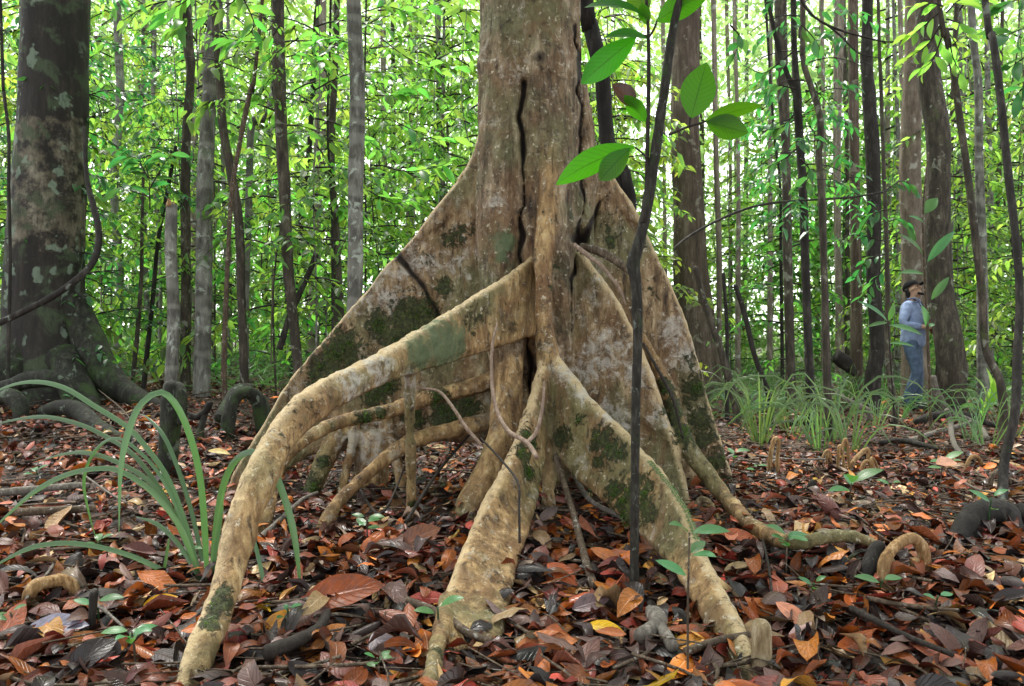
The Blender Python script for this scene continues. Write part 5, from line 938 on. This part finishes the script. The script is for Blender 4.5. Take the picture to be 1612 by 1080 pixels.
bough('leafy_bough', 'leafy sprays crossing the dark straight trunk near the top', 7.0, [[(470, 60), (440, 80), (400, 110), (370, 120)], [(450, 90), (480, 85), (510, 100)], [(560, 70), (520, 60), (490, 50)], [(440, 110), (420, 130), (405, 160)]], 36, .32, 'leaf_mid', 10, seed=8)
bough('leafy_bough', 'bright sprays of leaves above the left buttress slope', 7.6, [[(600, 60), (640, 90), (690, 110), (730, 105)], [(620, 190), (650, 205), (690, 220), (720, 215)], [(590, 150), (620, 150), (660, 140)], [(600, 260), (640, 270), (690, 262), (715, 250)], [(580, 300), (620, 320), (660, 312)], [(570, 20), (610, 10), (650, 20), (700, 0)]], 34, .38, 'leaf_mid', 12, seed=9)
# broad leaved sapling before the man
t = thing('broad_leaf_sapling', 'spindly sapling with few broad leaves in front of the man in blue', 'sapling', G(1464, 690)); D2 = 7.6; t.location = (P(1464, 690, D2)[0], D2, gz(P(1464, 690, D2)[0], D2))
b = MB(); tube(b, [P(a, c, D2) for a, c in [(1466, 690), (1463, 600), (1459, 500), (1455, 420), (1453, 340), (1457, 280), (1462, 240)]], [.016, .015, .014, .012, .01, .008, .005], 7, 60); part('stem', b, M['twig'], t)
b = MB(); tube(b, [P(a, c, D2) for a, c in [(1410, 690), (1404, 600), (1400, 540), (1398, 505)]], [.009, .008, .006, .004], 6, 30); part('stem', b, M['twig_dark'], t)
for a in [(1454, 336, 1476, 312, 22), (1454, 402, 1414, 368, 13), (1460, 412, 1503, 364, 17), (1456, 432, 1414, 430, 12), (1466, 472, 1494, 436, 14), (1397, 506, 1349, 474, 12), (1399, 505, 1407, 478, 11), (1400, 512, 1452, 528, 15), (1458, 516, 1450, 480, 17), (1460, 514, 1472, 511, 10), (1400, 540, 1440, 546, 8), (1397, 508, 1365, 515, 9), (1456, 352, 1430, 340, 10)]: leaf_on(t, *a, nml=(.1, -.7, .7), mat='leaf_seed', dd=D2, d1=-.03, bend=.08)
# ------------------------------------------------------------------ grasses
def blade(mb, pts, w, C=(1, 1, 1), seg=26, fold=.35):
    q = catmull(np.asarray(pts, float), seg); t = nrm(np.gradient(q, axis=0)); u = np.linspace(0, 1, seg); ww = w * np.minimum(1, (1 - u) * 4 + .02) * np.minimum(1, .55 + u * 3)
    vd = nrm(q - np.array([0, 0, H])); s = nrm(np.cross(t, np.broadcast_to(np.array([.25, -.9, .5]), t.shape))); nn = np.cross(t, s)
    V = np.stack([q - s * ww[:, None] / 2, q - nn * ww[:, None] * fold * .5, q + s * ww[:, None] / 2], 1).reshape(-1, 3); i = np.arange(seg - 1)[:, None] * 3; j = np.arange(2)[None]
    mb.add(V, np.stack([i + j, i + j + 1, i + 3 + j + 1, i + 3 + j], -1).reshape(-1, 4), C=C)
base = G(322, 918); t = thing('sedge_clump', 'tuft of long arching grass blades by the foot of the great prop root', 'grass', base); d0 = base[1]
for bl, w, dd, c in [([(327, 925), (316, 760), (290, 662), (257, 618), (222, 636), (202, 680), (190, 740), (187, 845)], 14, -.25, 1), ([(320, 920), (290, 820), (265, 755), (235, 710), (200, 672), (150, 640), (100, 610), (50, 601), (0, 613), (-50, 645)], 12, .25, 1.1), ([(318, 920), (280, 825), (250, 768), (212, 718), (175, 692), (125, 668), (65, 656), (0, 666), (-40, 680)], 11, .4, .9), ([(318, 915), (300, 860), (270, 803), (235, 758), (190, 730), (140, 713), (95, 716), (50, 732)], 11, .2, 1.1),
                     ([(316, 915), (285, 833), (240, 775), (190, 742), (150, 738), (100, 749), (50, 777), (0, 822), (-30, 850)], 12, -.1, 1.1), ([(320, 935), (250, 895), (200, 873), (150, 860), (100, 855), (50, 862), (0, 886), (-40, 915)], 11, -.2, 1), ([(332, 915), (345, 795), (360, 742), (380, 717), (402, 712), (427, 735), (450, 790), (466, 860), (476, 965)], 15, -.15, .9), ([(331, 918), (338, 870), (346, 815), (352, 768)], 12, -.1, 1.2),
                     ([(318, 905), (262, 765), (212, 705), (178, 690), (148, 712), (132, 756), (141, 812), (156, 862)], 8, .2, .9), ([(320, 930), (305, 965), (280, 1000), (238, 1048)], 11, -.3, 1), ([(318, 925), (275, 955), (230, 966), (198, 970)], 8, -.1, 1.1), ([(312, 908), (285, 862), (250, 827), (212, 812)], 10, .1, 1.1), ([(266, 848), (257, 900), (235, 948)], 7, 0, .9), ([(395, 838), (405, 870), (415, 915), (427, 968)], 9, -.1, .9), ([(326, 920), (300, 800), (265, 700), (235, 660), (215, 650)], 10, .35, .8)]:
    n = len(bl); pts = [P(a, b_, d0 + dd * (k / (n - 1)) ** .8) for k, (a, b_) in enumerate(bl)]; b = MB(); blade(b, pts, .7 * w / F * d0, C=(c, c, c), seg=40); part('blade', b, M['blade'], t, col=True)
def grass(px, py, n, ln, w, label, mat='grass', spread=.8, seed=0, d=None):
    p = G(px, py) if d is None else P(px, py, d); p[2] = gz(p[0], p[1]); g2 = np.random.default_rng(seed + int(px)); b = MB()
    for k in range(n):
        a = g2.uniform(0, 6.28); l = ln * 1.12 * g2.uniform(.5, 1.2); o = np.array([math.cos(a), math.sin(a), 0]); lean = g2.uniform(.15, 1) * spread; s = p + o * g2.uniform(0, .05) - np.array([0, 0, .01])
        tip = g2.uniform(-.1, .75) * (1.2 - lean); pts = [s, s + (o * lean * .35 + np.array([0, 0, .55])) * l, s + (o * lean * .8 + np.array([0, 0, .55 + .3 * tip])) * l, s + (o * lean * 1.15 + np.array([0, 0, .25 + .55 * tip])) * l]
        blade(b, pts, w * g2.uniform(.7, 1.35), C=np.array([1, 1, 1.1]) * g2.uniform(.55, 1.35), seg=9)
    o = link('grass_tuft', b.mesh('grass_tuft', M[mat], col=True, off=p), None, p); tag(o, label, 'grass', 'grass tufts'); return o
GJ = np.random.default_rng(15)
for px, py, n, ln, w, lb in [(1196, 700, 60, .62, .016, 'large pale green grass tuft closest to the right buttress'), (1172, 664, 45, .5, .013, 'grass tuft against the edge of the right buttress'), (1145, 640, 40, .45, .012, 'dim grass tuft behind the thin upright stem'), (1290, 712, 34, .6, .018, 'broad bladed grass tuft behind the small knee roots'), (1312, 704, 26, .62, .02, 'upright broad bladed grass in the middle of the row'), (1340, 716, 30, .5, .016, 'arching grass tuft just behind the leaning knee root'), (1246, 690, 34, .5, .013, 'thin grass tuft left of the small knee roots'),
                            (1378, 690, 26, .45, .013, 'grass tuft in front of the man in blue'), (1415, 668, 30, .5, .013, 'grass tuft hiding the feet of the man'), (1552, 712, 30, .5, .013, 'wide grass tuft between the bowed stem and the fallen branches'), (1588, 700, 28, .55, .014, 'grass tuft behind the bowed dark stem'), (1530, 700, 24, .45, .011, 'low pale grass over the fallen branches'), (1330, 640, 40, .5, .012, 'grass tuft beneath the bent pale branch'), (1390, 640, 34, .5, .012, 'grass tuft left of the man'), (1225, 640, 40, .5, .012, 'grass tuft by the leaning dead pole'),
                            (1270, 640, 34, .5, .012, 'grass tuft at the foot of the forked stem'), (1360, 620, 40, .5, .012, 'grass tuft at the foot of the dark straight trunk'), (1190, 625, 40, .5, .012, 'grass tuft between the leaning poles'), (1560, 640, 40, .6, .014, 'tall grass tuft right of the mottled trunk'), (1600, 640, 34, .6, .014, 'grass tuft at the far edge of the clearing'), (1300, 605, 40, .55, .014, 'far grass tuft behind the bent branch'), (1240, 605, 40, .5, .014, 'far grass tuft behind the leaning pole'), (1420, 620, 36, .5, .014, 'far grass tuft behind the man'), (1140, 605, 36, .5, .014, 'far grass tuft beside the slanting brown pole'),
                            (440, 600, 30, .5, .012, 'grass tuft at the upper edge of the plank buttress'), (400, 590, 26, .4, .012, 'grass tuft behind the knobby grey root')]: grass(px, py + GJ.uniform(-14, 10), int(n * .5), ln * GJ.uniform(.75, 1.35), w * .8, lb, spread=1.15)
t = thing('broad_leaf_plant', 'bright broad leaved plant sprouting right of the mottled trunk', 'plant', P(1545, 660, 8.2)); t.location.z = gz(t.location.x, 8.2)
for a in [(1545, 650, 1530, 590, 16), (1548, 650, 1575, 580, 16), (1545, 648, 1518, 612, 14), (1548, 650, 1600, 605, 14), (1546, 655, 1510, 640, 16), (1550, 650, 1590, 630, 14), (1546, 645, 1552, 578, 14)]: leaf_on(t, *a, nml=(0, -.6, .8), mat='leaf_bright', dd=8.2, d1=-.2, bend=.15)
# ------------------------------------------------------------------ seedlings
def seedling(px, py, h, L, n, label, W=.42, mat='leaf_seed', seed=0, lean=0, flat=.25, up=None):
    p = G(px, py); g2 = np.random.default_rng(seed + int(px * 3)); t = thing('seedling', label, 'seedling', p, 'seedlings on the forest floor'); h = h + .055; top = p + np.array([lean, -.02, h]); b = MB()
    tube(b, [p - np.array([0, 0, .03]), p + np.array([lean * .3, 0, h * .5]), top], [.004, .0035, .003], 5, 10); part('stem', b, M['twig'] if n > 3 else M['leaf_seed'], t)
    for k in range(n):
        a = 6.28 * k / n + g2.uniform(-.4, .4); z0 = top - np.array([0, 0, h * .28 * (k % 3) / 2]); dv = nrm(np.array([math.cos(a), math.sin(a) * .8, flat + g2.uniform(-.3, .3)])); l = L * g2.uniform(.7, 1.15)
        b = MB(); big_leaf(b, z0 + dv * .01, z0 + dv * l, l * W, (0, -.35, .9), g2.uniform(.02, .14), .15, 8, C=np.array([1, 1, 1]) * g2.uniform(.8, 1.25)); part('leaf', b, M[mat], t, uv=True, col=True)
for a in [(212, 1070, .09, .085, 6, 'blue green seedling with rounded leaves at the bottom edge'), (22, 1012, .05, .07, 4, 'low seedling in the corner below the fat tan root arch'), (578, 868, .09, .09, 6, 'pale seedling with toothed leaves under the stilt roots'), (596, 1085, .04, .05, 5, 'tiny bright seedling at the bottom edge'), (690, 1030, .10, .10, 2, 'two leaved seedling crossing the small toe root'), (1083, 1085, .40, .11, 5, 'tall thin seedling in front of the right front leg', ), (1238, 905, .10, .09, 7, 'bushy seedling beside the long creeping root'), (1338, 800, .07, .15, 4, 'lime green seedling with big leaves in the clearing'),
          (1482, 765, .10, .12, 5, 'seedling with one shiny pale leaf near the knee roots'), (1557, 850, .14, .11, 3, 'three leaved seedling on the black root mound'), (878, 745, .10, .06, 5, 'small fern like seedling in the fork of the front legs'), (455, 1015, .06, .06, 3, 'lime seedling left of the slate grey leaf'), (155, 990, .04, .09, 2, 'green leaf pair beside the black peg'), (160, 880, .03, .07, 3, 'bright seedling under the lowest grass blade'), (300, 905, .05, .06, 3, 'pale seedling hidden at the base of the grass blades'), (1155, 745, .08, .10, 3, 'seedling with a round leaf at the edge of the right buttress'), (1118, 735, .12, .08, 4, 'seedling against the mossy right root'),
          (1278, 955, .03, .06, 3, 'small green seedling right of the front leg'), (1385, 955, .04, .09, 2, 'yellowing seedling leaf before the arched hoop'), (1472, 985, .05, .08, 2, 'single green leaf seedling in the lower right litter'), (115, 655, .10, .07, 5, 'little seedling on the mound below the mossy roots'), (1400, 790, .05, .07, 3, 'small seedling right of the lime green one'), (1190, 760, .05, .06, 4, 'tiny seedling below the tall narrow knee root'), (60, 770, .05, .08, 3, 'seedling beside the dark root on the mound'), (930, 800, .04, .04, 3, 'tiny seedling in the shade of the right front leg'),
          (75, 590, .22, .16, 4, 'leafy sprig before the foot of the big lichen spotted trunk'), (400, 600, .35, .20, 4, 'broad leaved sprig behind the knobby grey root'), (340, 610, .3, .16, 6, 'dark sprig at the foot of the banded trunk')]: seedling(*a)
# creeping fern along the ridge of the right front leg, and tufts of moss
cf = MB(); fern_pts = [hit(a, b_) for a, b_ in [(1022, 728), (1030, 738), (1038, 748), (1046, 758), (1054, 768), (1062, 779), (1070, 791), (1077, 803), (1083, 815), (1088, 828), (1092, 840), (1096, 852)]]; fern_pts = [h for h in fern_pts if h]
if len(fern_pts) > 4:
    q = catmull(np.array([h[0] + h[1] * .008 for h in fern_pts]), 110); tg = nrm(np.gradient(q, axis=0)); nn = nrm(np.array([h[1] for h in fern_pts]).mean(0)); sd = np.cross(tg, nn); g2 = np.random.default_rng(2)
    for s in (1, -1): leaves(cf, q, sd * s + tg * .3 + nn * g2.uniform(.1, .9, (len(q), 1)), np.broadcast_to(nn, q.shape) + g2.normal(0, .3, q.shape), g2.uniform(.009, .018, len(q)), .006, .1, .2, C=np.broadcast_to([.8, .85, .9], q.shape))
    f0 = q[0]; tag(link('creeping_fern', cf.mesh('creeping_fern', M['grass'], col=True, off=f0), None, f0), 'small fern creeping in a row up the ridge of the right front leg', 'fern')
mm = MB(); idx = np.where((moss > .75) & (NV[:, 1] < .5))[0]; g2 = np.random.default_rng(6); idx = g2.choice(idx, min(16000, len(idx) * 2)); pos = V_tree[idx] + g2.normal(0, .004, (len(idx), 3)); keep = fbm(V_tree[idx] * 26, 3, 61) > .12; idx, pos = idx[keep], pos[keep]
leaves(mm, pos, NV[idx] * .6 + np.array([0, -.1, -.5]) + g2.normal(0, .5, (len(idx), 3)), g2.normal(0, 1, (len(idx), 3)), g2.uniform(.010, .024, len(idx)), .005, .2, .2, C=np.clip(g2.normal(.55, .18, (len(idx), 1)), .2, 1.2) * np.array([1, .85, .4]), simple=True)
tag(link('moss', mm.mesh('moss', M['leaf_mid'], smooth=False, col=True, off=np.array(tree.location)), tree), kind='stuff')
# ------------------------------------------------------------------ the man in blue
def skinned(verts, edges, radii, lvl=2):
    me = bpy.data.meshes.new('sk'); me.from_pydata([tuple(v) for v in verts], edges, []); o = bpy.data.objects.new('sk', me); COL.objects.link(o)
    o.modifiers.new('s', 'SKIN'); sv = me.skin_vertices[0].data
    for k, r in enumerate(radii): sv[k].radius = (r, r) if not hasattr(r, '__len__') else r; sv[k].use_root = (k == 0)
    u = o.modifiers.new('u', 'SUBSURF'); u.levels = u.render_levels = lvl
    dg = bpy.context.evaluated_depsgraph_get(); m2 = bpy.data.meshes.new_from_object(o.evaluated_get(dg)); bpy.data.objects.remove(o)
    m2.polygons.foreach_set('use_smooth', np.ones(len(m2.polygons), bool)); return m2
M['skin'] = plain('skin', (.55, .34, .23), .5, .12, 40); M['shirt'] = plain('shirt', (.27, .34, .52), .85, .3, 14, .2, .6); M['jeans'] = plain('jeans', (.095, .135, .21), .85, .4, 16, .2, .6); M['cap'] = plain('cap', (.008, .008, .009), .9, .2, 30, .1); M['hair'] = plain('hair', (.012, .009, .008), .6, .2); M['shoe'] = plain('shoe', (.02, .016, .014), .6, .3); M['book'] = plain('book', (.16, .05, .03), .6, .3); M['white'] = plain('white', (.7, .7, .68), .6, .1); M['strap'] = plain('strap', (.015, .015, .03), .6, .1); M['eye'] = plain('eye', (.02, .015, .012), .3, .05)
px0, D0 = 1437, 10.6; bx = P(px0, 540, D0)[0]; bz = gz(bx, D0)
man = thing('person', 'man in blue shirt and jeans with black cap, head tilted up, beside the mottled trunk', 'person', (bx, D0, bz))
f = nrm(np.array([.74, -.67, 0])); rt = np.array([f[1], -f[0], 0]); UP = np.array([0, 0, 1.])
S = 1.70 / 1.72
def J(a, b, c): return (f * a + rt * b + UP * c) * S           # forward, to his right, up
hc = J(.015, 0, 1.58); hf = nrm(f * .86 + UP * .5); hu = nrm(UP * .86 - f * .5)   # head looks up
def HD(a, b, c): return hc + hf * a + rt * b + hu * c
vs_, ed, rd = [], [], []
def add(v, r, p=None):
    vs_.append(v); rd.append(r); k = len(vs_) - 1
    if p is not None: ed.append((p, k))
    return k
pel = add(J(0, 0, .93), .10); wst = add(J(.01, 0, 1.08), .10, pel); ch = add(J(.01, 0, 1.27), .10, wst); nk = add(J(-.01, 0, 1.43), .06, ch); nk2 = add(J(.0, 0, 1.50), .054, nk)
h1 = add(HD(-.01, 0, -.035), .075, nk2); h2 = add(HD(-.005, 0, .045), .088, h1); h3 = add(HD(-.005, 0, .10), .06, h2); chin = add(HD(.055, 0, -.085), .035, h1); nose = add(HD(.105, 0, -.01), .014, h2)
for s in (1, -1): add(HD(-.01, .088 * s, 0), .018, h2)
hands = {}
for s, el, wr in ((1, J(-.06, .27, 1.13), J(.20, .17, 1.09)), (-1, J(.03, -.26, 1.14), J(.27, -.05, 1.16))):
    sh = add(J(-.01, .175 * s, 1.36), .042, ch); e = add(el, .036, sh); w = add(wr, .028, e); d = nrm(wr - el); pm = add(wr + d * .06, (.038, .02), w); hands[s] = (wr, d); sdv = nrm(np.cross(d, UP))
    for k in range(4): o1 = wr + d * .10 + sdv * (.028 - .019 * k); q = add(o1, .0095, pm); q2 = add(o1 + d * .03 - UP * .012, .0085, q); add(o1 + d * (.045 + .006 * (k in (1, 2))) - UP * .034, .0075, q2)
    q = add(wr + d * .05 + UP * .03, .011, pm); add(wr + d * .085 + UP * .042, .009, q)
LEG = {1: (J(0, .10, .88), J(.10, .13, .50), J(-.05, .14, .09), J(.11, .15, .035)), -1: (J(0, -.10, .88), J(.03, -.11, .49), J(.02, -.11, .09), J(.19, -.12, .035))}
for s in (1, -1):
    a, b_, c, e = LEG[s]; q = add(a, .06, pel); q = add(b_, .048, q); q = add(c, .038, q); add(e, .035, q)
body = skinned(vs_, ed, rd); body.name = 'body'; body.materials.append(M['skin']); link('body', body, man)
# shirt, jeans
vs_, ed, rd = [], [], []
k00 = add(J(0, 0, .80), .165); k0 = add(J(0, 0, .92), .165, k00); k1 = add(J(.01, 0, 1.06), .155, k0); k2 = add(J(.01, 0, 1.26), .16, k1); k3 = add(J(-.01, 0, 1.39), .115, k2); add(J(-.01, 0, 1.455), .07, k3)
for s, el, wr in ((1, J(-.06, .27, 1.13), J(.17, .18, 1.095)), (-1, J(.03, -.26, 1.14), J(.23, -.075, 1.155))): q = add(J(-.01, .18 * s, 1.365), .082, k2); q = add(el, .062, q); add(wr, .046, q)
m2 = skinned(vs_, ed, rd); m2.name = 'shirt'; co = np.empty(len(m2.vertices) * 3, np.float32); m2.vertices.foreach_get('co', co); co = co.reshape(-1, 3).astype(float); co += (fbm(co * 14, 3, 4) * .007)[:, None]; m2.vertices.foreach_set('co', co.astype(np.float32).ravel()); m2.materials.append(M['shirt']); sh_o = link('shirt', m2, man)
b = MB(); c0 = J(.13, .075, 1.28); tube(b, [c0 - rt * .05 + f * .012, c0 + f * .02, c0 + rt * .05 + f * .006], .007, 6, 8); link('pocket_trim', b.mesh('pocket_trim', M['white']), sh_o)
for s in (1, -1): b = MB(); tube(b, [J(-.05, .05 * s, 1.47), J(.045, .055 * s, 1.475), J(.085, .03 * s, 1.425)], [.022, .024, .012], 8, 12, flat=.4); link('collar', b.mesh('collar', M['shirt']), sh_o)
vs_, ed, rd = [], [], []
k0 = add(J(0, 0, .97), (.155, .12)); k1 = add(J(0, 0, .88), (.165, .13), k0)
for s in (1, -1):
    a, b_, c, e = LEG[s]; q = add(a - UP * .06, .10, k1); q = add(b_, .078, q); q = add((b_ + c) / 2, .074, q); add(c - UP * .03, .07, q)
m2 = skinned(vs_, ed, rd); m2.name = 'jeans'; co = np.empty(len(m2.vertices) * 3, np.float32); m2.vertices.foreach_get('co', co); co = co.reshape(-1, 3).astype(float); co += (fbm(co * 16, 3, 9) * .008)[:, None]; m2.vertices.foreach_set('co', co.astype(np.float32).ravel()); m2.materials.append(M['jeans']); link('jeans', m2, man)
for s in (1, -1): b = MB(); a = LEG[s]; tube(b, [a[2] - f * .07 - UP * .06, a[2] - UP * .045, a[3] - UP * .005, a[3] + f * .06 - UP * .012], [.035, .05, .045, .03], 12, 14); link('shoe', b.mesh('shoe', M['shoe']), man)
# cap: dome and peak; hair, beard, eyes, neck strap, notebook
b = MB(); nu, nv_ = 7, 20; uu = np.linspace(0, np.pi / 2, nu); vv_ = np.arange(nv_) * 2 * np.pi / nv_
Vc = np.array([HD(-.01 + .108 * math.sin(math.pi / 2 - u) * math.cos(v), .098 * math.cos(u) * math.sin(v), .055 + .095 * math.sin(u)) for u in uu for v in vv_]); i = np.arange(nu - 1)[:, None] * nv_; j = np.arange(nv_)[None]; b.add(Vc, np.stack([i + j, i + (j + 1) % nv_, i + nv_ + (j + 1) % nv_, i + nv_ + j], -1).reshape(-1, 4)); cap = link('cap', b.mesh('cap', M['cap']), man)
b = MB(); pk = []
for r0, dz in ((.085, .058), (.135, .055), (.185, .043)):
    for th in np.linspace(-1.05, 1.05, 9): pk.append(HD(r0 * math.cos(th * .8), .092 * math.sin(th), dz - .02 * math.sin(th) ** 2))
pk = np.array(pk); i = np.arange(2)[:, None] * 9; j = np.arange(8)[None]; Qp = np.stack([i + j, i + j + 1, i + 9 + j + 1, i + 9 + j], -1).reshape(-1, 4); b.add(pk, Qp); b.add(pk - hu * .006, Qp[:, ::-1]); link('peak', b.mesh('peak', M['cap']), cap)
b = MB(); tube(b, [HD(-.05, .078, .05), HD(-.075, .06, -.02), HD(-.095, 0, -.03), HD(-.075, -.06, -.02), HD(-.05, -.078, .05)], .03, 8, 16); link('hair', b.mesh('hair', M['hair']), man)
b = MB(); tube(b, [HD(.035, .062, -.065), HD(.07, .035, -.095), HD(.085, 0, -.10), HD(.07, -.035, -.095), HD(.035, -.062, -.065)], .017, 8, 16); link('beard', b.mesh('beard', M['hair']), man)
for s in (1, -1): b = MB(); tube(b, [HD(.078, .022 * s, .022), HD(.075, .045 * s, .02)], .009, 6, 4); link('eye', b.mesh('eye', M['eye']), man); b = MB(); tube(b, [HD(.084, .016 * s, .042), HD(.076, .05 * s, .04)], .006, 6, 4); link('eyebrow', b.mesh('eyebrow', M['hair']), man)
b = MB(); tube(b, [HD(.088, .024, -.055), HD(.094, 0, -.052), HD(.088, -.024, -.055)], .006, 6, 6); link('mouth', b.mesh('mouth', plain('lips', (.30, .12, .09), .5)), man)
b = MB(); tube(b, [J(-.06, .04, 1.50), J(.06, .06, 1.44), J(.155, .05, 1.30), J(.17, .03, 1.16), J(.17, -.03, 1.16), J(.155, -.03, 1.3), J(.07, -.05, 1.44), J(-.06, -.04, 1.5)], .006, 6, 50); tag(link('neck_strap', b.mesh('neck_strap', M['strap'], off=np.zeros(3)), None, (bx, D0, bz)), 'dark cord hanging from the neck of the man in blue', 'cord')
b = MB(); c0 = (hands[1][0] + hands[-1][0]) / 2 + hands[1][1] * .07 - UP * .0; e1 = nrm(hands[-1][0] - hands[1][0] + f * .1); e2 = nrm(f * .5 - UP * .9); e3 = np.cross(e1, e2)
for off_, sz, mt in ((0, (.13, .10, .012), 'book'),):
    cs = np.array([c0 + e1 * sz[0] * a + e2 * sz[1] * bq + e3 * sz[2] * c for a in (-1, 1) for bq in (-1, 1) for c in (-1, 1)]); b.add(cs, [(0, 1, 3, 2), (4, 6, 7, 5), (0, 4, 5, 1), (2, 3, 7, 6), (0, 2, 6, 4), (1, 5, 7, 3)])
nb = thing('notebook', 'reddish brown notebook held in both hands by the man in blue', 'notebook', (bx, D0, bz)); link('cover', b.mesh('cover', M['book'], smooth=False), nb)
b = MB(); cs = np.array([c0 + e3 * .0 + e1 * .125 * a + e2 * .104 * bq + e3 * .008 * c for a in (-1, 1) for bq in (-1, 1) for c in (-1, 1)]); b.add(cs, [(0, 1, 3, 2), (4, 6, 7, 5), (0, 4, 5, 1), (2, 3, 7, 6), (0, 2, 6, 4), (1, 5, 7, 3)]); link('page', b.mesh('page', M['white'], smooth=False), nb)
